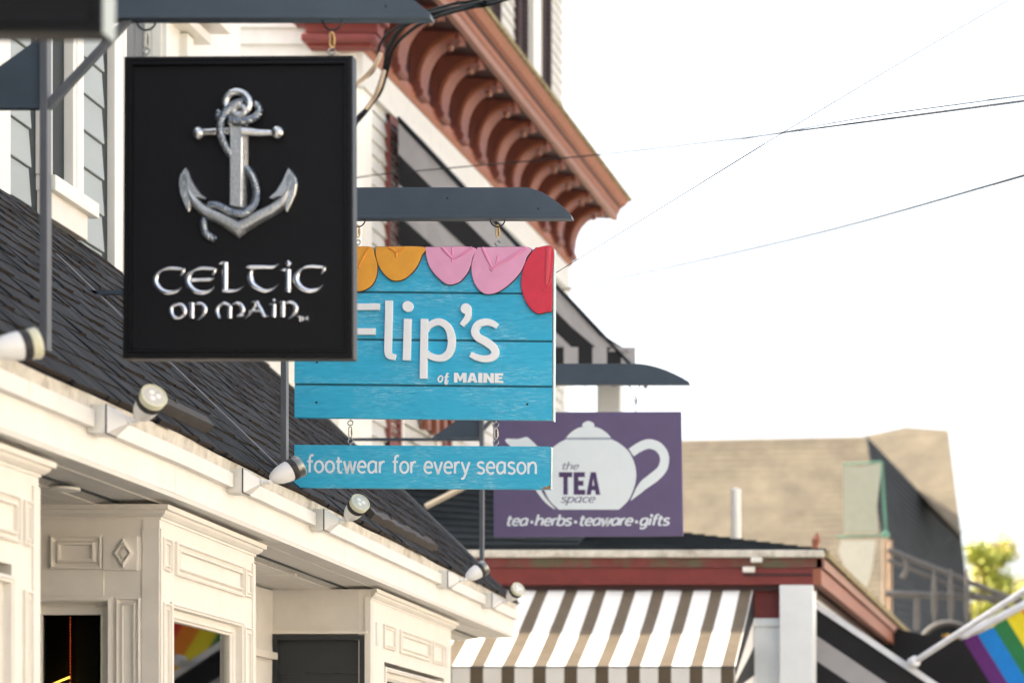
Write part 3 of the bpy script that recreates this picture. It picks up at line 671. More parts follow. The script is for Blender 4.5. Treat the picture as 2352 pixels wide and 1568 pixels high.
# ================================================================== SPOTLIGHTS
GRP = 'spotlights along the shop fascia'
def spot(d, away, label, dirv, s=1.0):
    x = Xf(d); r = thing('spotlight', label, 'spotlight', (x, d, EYE+1.24), GRP)
    z0, z1 = EYE+1.196, EYE+1.290
    bx = MB().box(x+.0005, x+.062, d-.046, d+.046, z0, z1).build('junction_box', 'boxwhite', r, bev=.004)
    MB().lathe([(.011, 0), (.011, .0012), (.009, .0016)], (x+.026, d-.046, EYE+1.245), NY).build('knockout', 'boxwhite', bx, smooth=True)
    MB().box(x+.062, x+.065, d-.047, d+.047, z0-.001, z1+.001).build('gasket', 'gasket', r)
    mb = MB(); c = EYE+1.243
    mb.hexa([(x+.065, d-.046, z0), (x+.120, d-.012, c-.012), (x+.120, d+.012, c-.012), (x+.065, d+.046, z0), (x+.065, d-.046, z1), (x+.120, d-.012, c+.012), (x+.120, d+.012, c+.012), (x+.065, d+.046, z1)])
    mb.build('cover_cone', 'lampwhite', r, bev=.003)
    K = V((x+.152, d, c)); D = V(dirv).normalized(); s = 1.0
    mb = MB(); mb.lathe([(.014, 0), (.014, .010), (.010, .012), (.008, .020)], (x+.119, d, c), X3, 20); mb.tube([(x+.135, d, c), K, K + D*.03], .007, 12); mb.ball(K, .009)
    mb.build('swivel', 'galv' if False else 'lampwhite', r, smooth=True)
    Bp = K + D*.004 + V((.002, 0, .006))
    sc = lambda pr: [(r_*s, h_*s) for r_, h_ in pr]
    MB().lathe(sc([(.004, 0), (.016, .006), (.027, .022), (.035, .045), (.039, .070), (.040, .086)]), Bp, D, 32).build('lamp_body', 'lampwhite', r, smooth=True)
    MB().lathe(sc([(.041, 0), (.0425, .002), (.0425, .022), (.041, .024)]), Bp+D*.086*s, D, 32).build('rubber_band', 'lampblack', r, smooth=True)
    MB().lathe(sc([(.040, 0), (.042, .002), (.042, .005), (.0405, .006), (.0425, .008), (.0425, .012), (.041, .013), (.043, .015), (.044, .024), (.042, .027), (.038, .0275), (.0375, .024)]), Bp+D*.110*s, D, 36).build('lens_rim', 'lensrim' if not away or d < 8 else 'galv', r, smooth=True)
    ln = MB().lathe(sc([(.0372, 0), (.0365, .004), (.030, .006), (.012, .0065), (.002, .0066)]), Bp+D*.130*s, D, 36).build('lens', 'lens', r, smooth=True)
    if not away:
        u = D.orthogonal().normalized(); q = D.cross(u)
        mb = MB()
        for k in range(30):
            a = 2*math.pi*k/30; mb.ball(Bp+D*.1345*s+(u*math.cos(a)+q*math.sin(a))*.0335, .0014, 6)
        for k in range(3):
            a = 2*math.pi*k/3+.4; mb.lathe([(.009, 0), (.007, .0012), (.001, .0014)], Bp+D*.1366*s+(u*math.cos(a)+q*math.sin(a))*.013, D, 14)
        q_ = mb.build('lens_dimples', 'letterwhite', ln, smooth=True); q_['kind'] = 'stuff'
spot(6.70, 1, 'white spotlight at the left edge of the photo, pointing away towards the black anchor sign', (.74, .60, .26))
spot(7.90, 0, 'white spotlight facing the camera beside the flat brown snow guard, dotted lens showing', (.60, -.68, .44))
spot(9.41, 1, 'white bullet spotlight overlapping the lower left end of the small blue board', (.70, .50, .47))
spot(10.70, 0, 'white spotlight facing the camera beside the crumpled snow guard', (.60, -.66, .46))
spot(13.55, 1, 'white spotlight pointing away at the foot of the farthest bracket post', (.66, .58, .52))
spot(14.98, 0, 'spotlight with pale round lens at the far end of the fascia by the striped awning', (.60, -.66, .46))

# ================================================================== SIGN BRACKETS
BG = 'dark metal sign brackets on the shop roof'
def bracket(d, x0, arm_y0, arm_y1, base_y, tip_px, lab, strut_y, hooks, post_px, curve_px):
    """x0: post; all picture numbers are converted at the bracket's own depth d"""
    k = d/F; X = lambda px: (px-VX)*k; Z = lambda py: EYE+(VY-py)*k
    r = thing('sign_bracket', lab, 'sign bracket', (X(post_px), d, Z(base_y)), BG)
    w0 = .020
    MB().box(X(post_px)-.012, X(post_px)+.012, d-w0, d+w0, Z(base_y), Z(arm_y1)).build('post', 'postmetal', r, bev=.0015)
    # hood: flat web with a curved nose and a flange under it
    xa, xb, xt = X(post_px)-.16, X(curve_px), X(tip_px); z0, z1 = Z(arm_y1)+.012, Z(arm_y0)
    # gentler real outline: straight run, then a long convex fall to the lip
    n = 14; nose = []
    for i in range(n+1):
        u = i/n; nose.append((xb+(xt-xb)*u, z1-(z1-z0-.006)*(.30*u + .70*u**2.0)))
    poly = [(xa, z0), (xt, z0)] + nose[::-1] + [(xa, z1)]
    MB().prism(poly, (0, d-.020, 0), X3, Z3, (0, .040, 0)).build('arm', 'blackmetal', r, bev=.001)
    MB().box(xa, xt+.004, d-.028, d+.028, Z(arm_y1), z0-.0005).build('arm_flange', 'blackmetal', r, bev=.001)
    for bx_, bz_ in ((.30, .5), (.62, .62), (.9, .25)):
        MB().lathe([(.0045, 0), (.0045, .002), (.002, .003)], (xa+(xt-xa)*bx_, d-.020, z0+(z1-z0)*bz_), NY, 10).build('bolt', 'darksteel', r, smooth=True)
    MB().box(X(post_px)-.03, X(post_px)+.03, d-.03, d+.03, Z(base_y)-.006, Z(base_y)+.004).build('foot_plate', 'blackmetal', r)
    zs = Z(strut_y); xs = X(post_px)-.012; xr = xs-.85
    MB().box(xr, xs, d-.014, d+.014, zs-.016, zs).build('strut', 'blackmetal', r)
    MB().prism([(xs-.30, zs+.003), (xs-.002, zs+.003), (xs-.002, zs+.215)], (0, d-.003, 0), X3, Z3, (0, .006, 0)).build('gusset', 'blackmetal', r)
    MB().prism([(xs+.026, Z(arm_y1)-.25), (xs+.26, Z(arm_y1)-.002), (xs+.285, Z(arm_y1)-.002), (xs+.026, Z(arm_y1)-.285)], (0, d-.012, 0), X3, Z3, (0, .024, 0)).build('brace', 'postmetal', r)
    # bar lying on the roof
    p0 = V((X(post_px)+.01, d, Z(base_y)+.012)); p1 = p0 + V((-1.0, 0, .955))
    MB().prism([(-.014, -.004), (.014, -.004), (.014, .012), (-.014, .012)], p0, Y3, V((.69, 0, .724)), p1-p0).build('roof_bar', 'postmetal', r)
    for hx in hooks:
        c = V((X(hx), d, Z(arm_y1)+.004)); m_ = MB()
        m_.tube([c+V((.032*math.cos(rad(a)), 0, .034*math.sin(rad(a)))) for a in range(0, -181, -12)], .0032, 8); m_.build('hook', 'darksteel', r, smooth=True)
    return r
d1_, d2_, d3_ = 7.73, 10.40, 15.10
bracket(d1_, 0, -40, 48, 850, 990, 'nearest dark bracket holding the black anchor sign', 240, (336, 764), 105, 848)
bracket(d2_, 0, 433, 505, 1103, 1313, 'middle dark bracket with curved nose above the blue plank sign', 668, (822, 1143), 654, 1212)
bracket(d3_, 0, 836, 884, 1310, 1583, 'farthest dark bracket above the purple teapot sign', 1006, (1250, 1458), 1107, 1470)

# links and eye bolts
LG = 'steel quick links in the sign chains'
def link(p, h, label, matn, tilt=0):
    r = MB(); hw = .0095; rr = .0030
    pts = [V((hw*math.cos(rad(a)), 0, h/2-hw + hw*math.sin(rad(a)))) for a in range(0, 181, 20)] + [V((hw*math.cos(rad(a)), 0, -h/2+hw + hw*math.sin(rad(a)))) for a in range(180, 361, 20)]
    root = thing('quick_link', label, 'chain link', tuple(p), LG)
    R_ = Matrix.Rotation(rad(62), 3, 'Z')
    ob = MB().tube([V(p)+R_@q for q in pts], rr, 8, closed=True).build('ring', matn, root, smooth=True)
    MB().lathe([(.0058, 0), (.0058, .022)], V(p)+R_@V((hw, 0, -.011)), (0, 0, 1), 6).build('nut', matn, root)
    return root
def eye(parent, p, down=False, rad_=.011):
    s_ = -1 if down else 1; m_ = MB()
    m_.tube([V(p)+V((rad_*math.cos(rad(a)), rad_*.4*math.sin(rad(a)), s_*(rad_+.006)+rad_*math.sin(rad(a)))) for a in range(0, 360, 20)], .0028, 8, closed=True)
    m_.tube([V(p)-V((0, 0, s_*.02)), V(p)+V((0, 0, s_*.007))], .003, 8); m_.build('eye_bolt', 'galv', parent, smooth=True)

# ================================================================== ANCHOR SIGN
D = d1_; k = D/F
sg = thing('hanging_sign', 'black framed sign with silver anchor and raised silver lettering', 'shop sign', tuple(W(550, 478, D)), 'shop signs hanging from the brackets')
TILT = -.0035
class PX:      # picture -> local (x,z) on a sign face
    def __init__(s, cx, cy, d, skew=0.0): s.cx, s.cy, s.d, s.k, s.skew = cx, cy, d, d/F, skew
    def __call__(s, px, py):
        return ((px-s.cx)*s.k, (s.cy-py)*s.k)
P = PX(550, 478, D); O = W(550, 478, D)
corn = [P(285, 825), P(814, 825), P(812, 130), P(288, 133)]
MB().prism(corn, O + V((0, .004, 0)), X3, Z3, (0, .034, 0)).build('board', 'frameblack', sg)
MB().loops(corn, [(0, -.003), (0, .010), (.004, .013), (.012, .013), (.014, .009), (.019, .009), (.021, .012), (.025, .012), (.029, .001), (.029, 0)], O, X3, Z3, NY, False).build('frame', 'frameblack', sg)
MB().loops(corn, [(.027, .0005), (.030, .0006)], O, X3, Z3, NY).build('panel', 'signblack', sg)
for px in (336, 762): eye(sg, W(px, 131, D+.015))
for px, mt in ((336, 'galv'), (762, 'brass')): link(W(px, 92, D+.015), .048, 'small %s quick link holding the %s top corner of the black anchor sign' % (('steel', 'left') if px < 500 else ('brass', 'right')), mt)
# --- anchor
Az = lambda x, y: P(376.3+.25*x, 180.3+.25*y)      # enlarged-view coordinates
av = lambda x, y, h=0: O + X3*Az(x, y)[0] + Z3*Az(x, y)[1] + NY*h
em = MB()     # shank: chamfered bar, right flank's light put in as brighter metal
sh_ = [(612, 440), (612, 800), (608, 1180), (690, 1200), (768, 1215), (772, 800), (775, 440)]
def slab(poly, steps, name, matn, **kw):
    q = [Az(*p) for p in poly]
    ar = sum(q[i-1][0]*q[i][1]-q[i][0]*q[i-1][1] for i in range(len(q)))
    if ar < 0: q = q[::-1]
    return MB().loops(q, steps, O, X3, Z3, NY).build(name, matn, sg, smooth=kw.get('smooth', False))
slab([(608, 430), (606, 1190), (768, 1222), (776, 430)], [(0, .001), (.0, .006), (.007, .018)], 'shank', ['silver_tex'])
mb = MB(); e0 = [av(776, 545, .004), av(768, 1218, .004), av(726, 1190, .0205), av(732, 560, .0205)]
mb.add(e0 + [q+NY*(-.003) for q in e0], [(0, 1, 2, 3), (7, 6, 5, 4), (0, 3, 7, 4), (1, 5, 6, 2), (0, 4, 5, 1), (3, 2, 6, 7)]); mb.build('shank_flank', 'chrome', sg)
mb = MB(); N = 9
mb.tube([av(380, 503, .010), av(520, 498, .012), av(620, 496, .014)], [.0105, .0130, .0150], 16); mb.tube([av(740, 500, .014), av(800, 500, .014), av(900, 512, .012), av(1000, 510, .010)], [.0185, .0155, .0130, .0105], 16)
mb.ball(av(330, 515, .010), .0205, 22, sc=(1, .9, 1.08)); mb.ball(av(1058, 508, .012), .0215, 22, sc=(1, .9, 1.05)); mb.build('stock', 'silver', sg, smooth=True)
mb = MB(); cc = (692, 250)
mb.tube([av(692+108*math.cos(rad(a)), 247-106*math.sin(rad(a)), .016) for a in range(0, 360, 12)], .0142, 16, closed=True); mb.build('ring', 'silver', sg, smooth=True)
mb = MB(); mb.tube([av(712+52*math.cos(rad(a)), 320-46*math.sin(rad(a)), .022) for a in range(-200, 160, 14)], .0110, 14, closed=False); mb.tube([av(620, 440, .012), av(640, 380, .018), av(690, 345, .022)], .010, 12); mb.build('shackle', 'silver_tex', sg, smooth=True)
# arms: ridge sweep from fluke to fluke
def sweep2(pts, ws, hs, name, matn, parent=sg):
    q = catmull([V((*Az(*p), 0)) for p in pts], 6); w2 = lerpw(ws, len(q)); h2 = lerpw(hs, len(q)); mb = MB()
    vs = []; prof = [(-.5, 0), (-.48, .4), (-.30, .85), (0, 1), (.30, .85), (.48, .4), (.5, 0)]
    for i, c in enumerate(q):
        a = q[max(i-1, 0)]; b = q[min(i+1, len(q)-1)]; tt = (b-a).normalized(); nn = V((-tt.y, tt.x, 0))
        for f_, h in prof: z = c + nn*w2[i]*f_; vs.append(O + X3*z.x + Z3*z.y + NY*(h*h2[i]))
    m = len(prof); fs = [(i*m+j, i*m+j+1, (i+1)*m+j+1, (i+1)*m+j) for i in range(len(q)-1) for j in range(m-1)]
    fs += [tuple(range(m)), tuple((len(q)-1)*m+j for j in range(m))[::-1]]
    mb.add(vs, fs); return mb.build(name, matn, parent, smooth=True)
ARMP = [(300, 1120), (370, 1195), (470, 1260), (580, 1320), (695, 1385)]
slab([(540, 1290), (695, 1302), (850, 1290), (850, 1358), (770, 1412), (695, 1472), (625, 1418), (540, 1362)], [(0, .001), (0, .006), (.006, .015), (.010, .018)], 'crown_tip', 'silver_tex')
sweep2([(225, 990), (262, 1090), (310, 1155), (390, 1225), (500, 1275), (610, 1325), (705, 1380)], [.006, .024, .034, .040, .042, .044, .044], [.019, .022, .022, .023, .024, .024, .024], 'arm', 'silver_tex')
sweep2([(1172, 990), (1130, 1090), (1085, 1150), (1000, 1215), (890, 1270), (790, 1325), (690, 1380)], [.006, .024, .034, .040, .042, .044, .044], [.019, .022, .022, .023, .024, .024, .024], 'arm', 'silver_tex')
slab([(220, 822), (243, 860), (262, 920), (300, 990), (350, 1060), (412, 1108), (395, 1122), (350, 1112), (318, 1098), (285, 1110), (262, 1150), (262, 1215), (250, 1245), (230, 1238), (195, 1170), (160, 1080), (143, 980), (155, 900), (185, 850)], [(0, .001), (0, .009), (.002, .015), (.0045, .018)], 'fluke', 'silver')
slab([(1155, 818), (1200, 870), (1232, 920), (1243, 985), (1225, 1080), (1185, 1170), (1150, 1238), (1130, 1240), (1122, 1200), (1125, 1140), (1105, 1110), (1075, 1100), (1040, 1108), (1015, 1125), (985, 1118), (968, 1105), (1040, 1040), (1090, 960), (1125, 880)], [(0, .001), (0, .009), (.002, .015), (.0045, .018)], 'fluke', 'silver')
# knotwork line on the flukes
mb = MB()
for s_, cx_ in ((1, 205), (-1, 1178)):
    for r_ in (26, 44): mb.tube([av(cx_+r_*.8*math.cos(rad(a)), 965-r_*1.5*math.sin(rad(a)), .0205) for a in range(0, 360, 24)], .0012, 6, closed=True)
    mb.tube([av(cx_-s_*10, 880, .019), av(cx_+s_*22, 990, .021), av(cx_+s_*5, 1100, .019)], .0012, 6)
kw_ = mb.build('knotwork', 'rope', sg, smooth=True); kw_['kind'] = 'stuff'
def rope(pts, r, turns, name='rope'):
    q = catmull([V(p) for p in pts], 8); mb = MB(); n = len(q)
    L = [0]
    for i in range(1, n): L.append(L[-1]+(q[i]-q[i-1]).length)
    M_ = max(24, int(L[-1]/.0022)); path = []
    for i in range(M_+1):
        s = L[-1]*i/M_; j = 0
        while j < n-2 and L[j+1] < s: j += 1
        path.append(q[j].lerp(q[j+1], (s-L[j])/max(L[j+1]-L[j], 1e-9)))
    for st in range(3):
        pp = []
        for i, c in enumerate(path):
            a = path[max(i-1, 0)]; b = path[min(i+1, M_)]; tt = (b-a).normalized(); u = tt.cross(NY).normalized(); w_ = tt.cross(u)
            ph = turns*2*math.pi*L[-1]*i/M_ + st*2*math.pi/3
            pp.append(c + (u*math.cos(ph)+w_*math.sin(ph))*r*.56)
        mb.tube(pp, r*.50, 8)
    mb.build(name, 'rope', sg, smooth=True)
rope([av(860, 240, .012), av(895, 300, .018), av(880, 360, .024), av(800, 405, .030), av(700, 412, .030), av(625, 395, .026)], .0118, 30)
rope([av(740, 235, .022), av(680, 255, .028), av(610, 320, .030), av(560, 400, .030), av(545, 490, .030), av(560, 580, .026), av(590, 660, .016), av(620, 710, .006)], .0122, 30)
rope([av(525, 315, .012), av(505, 350, .010), av(530, 390, .012)], .0105, 30)
rope([av(772, 830, .006), av(820, 890, .014), av(858, 990, .018), av(870, 1080, .018), av(850, 1165, .018), av(800, 1230, .024), av(730, 1262, .028), av(640, 1245, .028), av(560, 1200, .024), av(490, 1172, .018), av(420, 1172, .010)], .0122, 30)
rope([av(375, 1300, .006), av(380, 1370, .010), av(400, 1430, .012), av(440, 1465, .010), av(475, 1480, .004)], .0122, 30)
# --- raised lettering
Lz = lambda x, y: V(P(313.6+.2*x, 572.4+.2*y))
def cel(strokes, name='letter'):
    mb = MB()
    for i, (pts, ws) in enumerate(strokes):
        c = catmull([V((*Lz(*p), 0)) for p in pts], 7) if len(pts) > 2 else [V((*Lz(*p), 0)) for p in pts]
        ribbon(mb, c, [x*.2*k*1.16 for x in lerpw(ws, len(c))], O, X3, Z3, NY, .0006, .0078+i*.0006, ridge=1)
    mb.build(name, 'chrome', sg, smooth=True)
def Cc(dx, dy=0): return [([(560+dx, 232+dy), (470+dx, 226+dy), (380+dx, 222+dy), (290+dx, 248+dy), (228+dx, 315+dy), (222+dx, 385+dy), (270+dx, 455+dy), (350+dx, 498+dy), (430+dx, 496+dy), (490+dx, 470+dy), (535+dx, 432+dy)], [22, 36, 34, 26, 56, 66, 56, 50, 42, 26, 8]),
                 ([(565+dx, 222+dy), (538+dx, 262+dy), (512+dx, 312+dy)], [10, 44, 14])]
cel(Cc(0)); cel(Cc(372)[:1] + [([(918, 226), (900, 262), (882, 305)], [10, 44, 16]), ([(640, 358), (760, 355), (850, 352), (905, 335)], [36, 36, 38, 14])])
cel([([(942, 180), (985, 162), (1062, 150)], [8, 36, 8]), ([(1020, 155), (1018, 495)], [64, 66]), ([(1000, 480), (1090, 484), (1170, 468), (1245, 428)], [40, 36, 30, 8])])
cel([([(1255, 215), (1310, 208), (1450, 208), (1570, 208), (1645, 172)], [10, 42, 40, 38, 8]), ([(1350, 225), (1318, 265), (1310, 330), (1335, 400), (1400, 450), (1480, 482), (1560, 462), (1650, 402)], [14, 40, 68, 62, 52, 42, 30, 6])])
cel([([(1748, 128), (1747, 165), (1746, 205)], [10, 74, 20]), ([(1655, 247), (1700, 242), (1745, 240)], [10, 34, 26]), ([(1744, 236), (1742, 495)], [64, 60]), ([(1740, 480), (1795, 462)], [30, 8])])
cel(Cc(1618, -20))
cel([([(480, 634), (412, 660), (402, 715), (430, 775), (490, 792), (545, 760), (556, 700), (530, 645), (480, 632)], [30, 42, 52, 40, 32, 40, 52, 42, 30])])
def nn(dx, dy=0): return [([(590+dx, 632+dy), (625+dx, 622+dy), (650+dx, 618+dy)], [8, 26, 20]), ([(642+dx, 618+dy), (640+dx, 795+dy)], [52, 50]), ([(665+dx, 650+dy), (700+dx, 626+dy), (755+dx, 632+dy), (792+dx, 680+dy), (780+dx, 745+dy), (735+dx, 800+dy), (698+dx, 822+dy)], [18, 30, 40, 52, 42, 24, 8])]
cel(nn(0)); 
cel([([(985, 645), (940, 665), (928, 715), (945, 770), (968, 798)], [26, 40, 46, 40, 22]), ([(960, 640), (1010, 622), (1060, 640), (1082, 665)], [18, 34, 38, 26]), ([(1078, 660), (1074, 795)], [50, 50]), ([(1095, 645), (1150, 622), (1205, 640), (1230, 690), (1215, 735), (1165, 772)], [18, 34, 44, 48, 40, 14]), ([(1165, 775), (1245, 768)], [32, 20])])
cel([([(1322, 612), (1365, 606), (1420, 598)], [10, 28, 8]), ([(1385, 610), (1360, 660), (1310, 740), (1245, 812)], [20, 34, 34, 10]), ([(1385, 605), (1430, 690), (1460, 750), (1490, 772), (1540, 765)], [36, 48, 48, 34, 8]), ([(1300, 712), (1425, 712)], [30, 28])])
cel([([(1583, 566), (1582, 588), (1582, 610)], [10, 52, 14]), ([(1530, 636), (1580, 632)], [12, 22]), ([(1585, 634), (1582, 785)], [48, 46])])
cel(nn(1044, -14))
for i, (xa, w_) in enumerate(((1865, 22), (1885, 22))): pass
cel([([(1852, 776), (1900, 774)], [20, 20]), ([(1882, 776), (1880, 832)], [26, 24])]); cel([([(1916, 772), (1912, 830)], [22, 22]), ([(1920, 775), (1945, 812)], [16, 18]), ([(1945, 812), (1966, 775)], [18, 16]), ([(1972, 772), (1976, 830)], [22, 22])])

# ================================================================== BLUE PLANK SIGN
D = d2_; k = D/F; cx0, cy0 = 972, 766
bs = thing('hanging_sign', 'turquoise wooden plank sign with foam flip-flop toes along the top and white raised letters', 'shop sign', tuple(W(cx0, cy0, D)), 'shop signs hanging from the brackets')
Pf = PX(cx0, cy0, D); O = W(cx0, cy0, D); SK = .0105
def Lf(px, py):  # the sign hangs very slightly clockwise
    x, z = Pf(px, py); return (x, z)
ang = -SK; AX = V((math.cos(ang), 0, math.sin(ang))); AZ = V((-math.sin(ang)*.6, 0, math.cos(ang)))
def lf(px, py): # inverse of the sheared basis
    x, z = Pf(px, py); x2 = x + math.sin(ang)*.6*z; return (x2, z - math.sin(ang)*x2)
yl = [(570, 669.9), (674.5, 778.9), (783.5, 882.9), (887.5, 962)]
for y0, y1 in yl:
    MB().prism([lf(676, y1-3.2), lf(1268, y1+2.8), lf(1268.5, y0+2.8), lf(676.5, y0-2.8)], O, AX, AZ, (0, .026, 0)).build('plank', 'bluewood', bs, bev=.0014)
MB().prism([lf(677, 958), lf(1267, 964), lf(1270, 573), lf(679, 568)], O+V((0, .003, 0)), AX, AZ, (0, .020, 0)).build('backing', 'bluedark', bs)
MB().box(0, 0, 0, 0, 0, 0) if False else None
e_ = [lf(1270, 965), lf(1273.2, 968), lf(1275.5, 572), lf(1271.5, 570)]
MB().prism([lf(1269.4, 966), lf(1272, 966), lf(1273.5, 572), lf(1270.4, 572)], O-V((0, .001, 0)), AX, AZ, (0, .045, 0)).build('edge_strip', 'blueedge', bs)
Z6 = lambda x, y: lf(823.2+.225*x, 548.8+.225*y)
def foam(pts, mt, strap, th=.012):
    c = [V((*Z6(*p), 0)) for p in pts]; q = catmull(c, 6)
    poly = [(a.x, a.y) for a in q]; ar = sum(poly[i-1][0]*poly[i][1]-poly[i][0]*poly[i-1][1] for i in range(len(poly)))
    if ar < 0: poly = poly[::-1]
    so_ = MB().prism(poly, O, AX, AZ, NY*th).build('flip_flop_edge', 'foamedge', bs)
    sole = MB().loops(poly, [(.0014, th+.0002), (.0022, th+.0014), (.006, th+.0018)], O, AX, AZ, NY).build('flip_flop_sole', mt, bs)
    m_ = MB()
    for p, ws in strap:
        c = catmull([V((*Z6(*x), 0)) for x in p], 5); ribbon(m_, c, lerpw([x*.16*k for x in ws], len(c)), O, AX, AZ, NY, th+.0018, th+.0058, ridge=1)
    m_.build('strap', strap_m[mt], sole, smooth=True)
strap_m = {'orange': 'orange_strap', 'pink': 'pink_strap', 'crimson': 'crimson_strap'}
foam([(-150, 88), (132, 86), (175, 170), (202, 270), (196, 380), (150, 475), (70, 530), (-20, 540), (-120, 480), (-170, 300)], 'orange', [([(120, 92), (60, 190), (15, 285)], [50, 42, 18]), ([(15, 285), (18, 305)], [30, 26])])
foam([(178, 84), (671, 86), (655, 180), (600, 300), (520, 385), (455, 425), (395, 436), (330, 420), (255, 350), (205, 260), (182, 170)], 'orange', [([(310, 92), (370, 125), (395, 150)], [30, 34, 26]), ([(480, 92), (430, 120), (395, 150)], [34, 34, 24]), ([(396, 130), (393, 195)], [34, 36])])
foam([(686, 86), (1180, 90), (1172, 200), (1135, 330), (1060, 430), (1000, 465), (950, 475), (890, 462), (800, 385), (730, 290), (695, 180)], 'pink', [([(860, 92), (910, 150), (962, 205)], [40, 46, 24]), ([(1170, 95), (1070, 160), (966, 215)], [46, 44, 24]), ([(965, 95), (966, 170)], [30, 30]), ([(966, 195), (966, 245)], [26, 40])])
foam([(1222, 90), (1742, 92), (1725, 200), (1665, 340), (1560, 460), (1440, 545), (1345, 572), (1270, 555), (1200, 480), (1162, 370), (1158, 270), (1180, 180)], 'pink', [([(1270, 95), (1320, 200), (1368, 300)], [46, 46, 24]), ([(1715, 95), (1560, 195), (1380, 300)], [60, 56, 26]), ([(1430, 180), (1412, 260)], [34, 30]), ([(1400, 290), (1368, 328), (1345, 300)], [14, 26, 14])])
foam([(1815, 94), (1990, 95), (1988, 400), (1984, 722), (1930, 752), (1860, 770), (1790, 745), (1715, 650), (1670, 520), (1668, 400), (1700, 270), (1760, 160)], 'crimson', [([(1945, 98), (1935, 300), (1925, 470)], [84, 78, 50]), ([(1980, 400), (1950, 470), (1925, 520)], [20, 26, 16]), ([(1890, 500), (1912, 540), (1938, 520)], [10, 22, 10])])
# Flip's letters
def flet(strokes, name='letter', wt=74, h=.014):
    mb = MB()
    for i, s_ in enumerate(strokes):
        pts = s_[0]; ws = s_[1] if len(s_) > 1 else [wt, wt]; closed = len(s_) > 2
        c = [V((*Z6(*p), 0)) for p in pts]
        if len(c) > 2: c = catmull(c, 7, closed)
        w2 = [x*.225*k for x in lerpw(ws, len(c))]
        ribbon(mb, c, w2, O, AX, AZ, NY, .0005, h-.0003*i, closed=closed, rnd=.12)
    mb.build(name, 'letterwhite', bs)
flet([([(-112, 663), (-122, 1240)], [78, 78]), ([(-120, 697), (224, 697)], [67, 67]), ([(-120, 948), (180, 948)], [66, 66])])
flet([([(318, 634), (316, 800), (310, 1040), (308, 1150), (325, 1195), (387, 1213)], [76, 76, 76, 76, 72, 58])])
mb = MB(); c_ = Z6(512, 693); mb.prism([(c_[0]+54*.225*k*math.cos(2*math.pi*i/28), c_[1]+54*.225*k*math.sin(2*math.pi*i/28)) for i in range(28)], O, AX, AZ, NY*.014)
q0, q1 = Z6(509, 820), Z6(498, 1243); ribbon(mb, [q0, q1], [78*.225*k]*2, O, AX, AZ, NY, .0005, .0138, rnd=.12); mb.build('letter', 'letterwhite', bs)
flet([([(681, 820), (678, 900), (670, 1428)], [74, 74, 76]), ([(690, 940), (735, 882), (830, 850), (920, 905), (958, 1030), (940, 1150), (880, 1210), (810, 1220), (735, 1195), (690, 1150)], [60, 64, 72, 78, 82, 80, 74, 70, 66, 56])])
mb = MB(); c_ = Z6(1105, 717); mb.prism([(c_[0]+54*.225*k*math.cos(2*math.pi*i/28), c_[1]+54*.225*k*math.sin(2*math.pi*i/28)) for i in range(28)], O, AX, AZ, NY*.014)
cq = catmull([V((*Z6(*p), 0)) for p in ((1130, 715), (1122, 800), (1060, 885))], 6); ribbon(mb, cq, lerpw([x*.225*k for x in (58, 64, 50)], len(cq)), O, AX, AZ, NY, .0005, .0137, rnd=.12); mb.build('letter', 'letterwhite', bs)
flet([([(1422, 895), (1370, 865), (1300, 852), (1225, 880), (1195, 950), (1230, 1010), (1310, 1055), (1380, 1110), (1402, 1170), (1365, 1215), (1290, 1228), (1210, 1210), (1150, 1183)], [56, 66, 70, 74, 80, 84, 86, 84, 80, 72, 68, 66, 56])])
# "of" + MAINE
ow = Z6(0, 1453)[1]
mb = MB(); c_ = [V((*Z6(*p), 0)) for p in ((840, 1398), (818, 1425), (822, 1452), (840, 1460), (858, 1440), (860, 1408))]
c_ = catmull(c_, 5, True); ribbon(mb, c_, [13*.225*k]*len(c_), O, AX, AZ, NY, .0005, .006, closed=True); mb.build('letter', 'letterwhite', bs)
mb = MB(); c_ = catmull([V((*Z6(*p), 0)) for p in ((925, 1382), (912, 1372), (903, 1390), (898, 1430), (890, 1475), (905, 1478), (918, 1440))], 5); ribbon(mb, c_, lerpw([x*.225*k for x in (8, 12, 18, 20, 18, 12, 6)], len(c_)), O, AX, AZ, NY, .0005, .006)
ribbon(mb, [Z6(880, 1412), Z6(928, 1406)], [9*.225*k]*2, O, AX, AZ, NY, .0005, .0058); mb.build('letter', 'letterwhite', bs)
xa, ya = Z6(978, 1465); xb, yb = Z6(1490, 1368)
block_text('MAINE', bs, 'letterwhite', xa, xb, ya, ya+98*.225*k, O, AX, AZ, NY, .0005, .007, hole='bluewood')
for px, py in ((727, 924), (1211, 928), (728, 832)):
    q = lf(px, py); MB().lathe([(.005, 0), (.005, .0012), (.002, .0016)], O+AX*q[0]+AZ*q[1]+NY*0, NY, 14).build('screw', 'darksteel', bs, smooth=True)
eye(bs, W(1143, 568, D+.012)); eye(bs, W(822, 566, D+.012)); eye(bs, W(805, 962, D+.012), True); eye(bs, W(1139, 966, D+.012), True)
link(W(1143, 531, D+.012), .052, 'brass quick link above the pink toes of the blue plank sign', 'brass'); link(W(822, 531, D+.012), .052, 'quick link at the right edge of the black sign, above the orange toes', 'brass')
link(W(805, 992, D+.012), .046, 'left steel quick link between the blue plank sign and its small board', 'galv'); link(W(1139, 995, D+.012), .046, 'right steel quick link between the blue plank sign and its small board', 'galv')
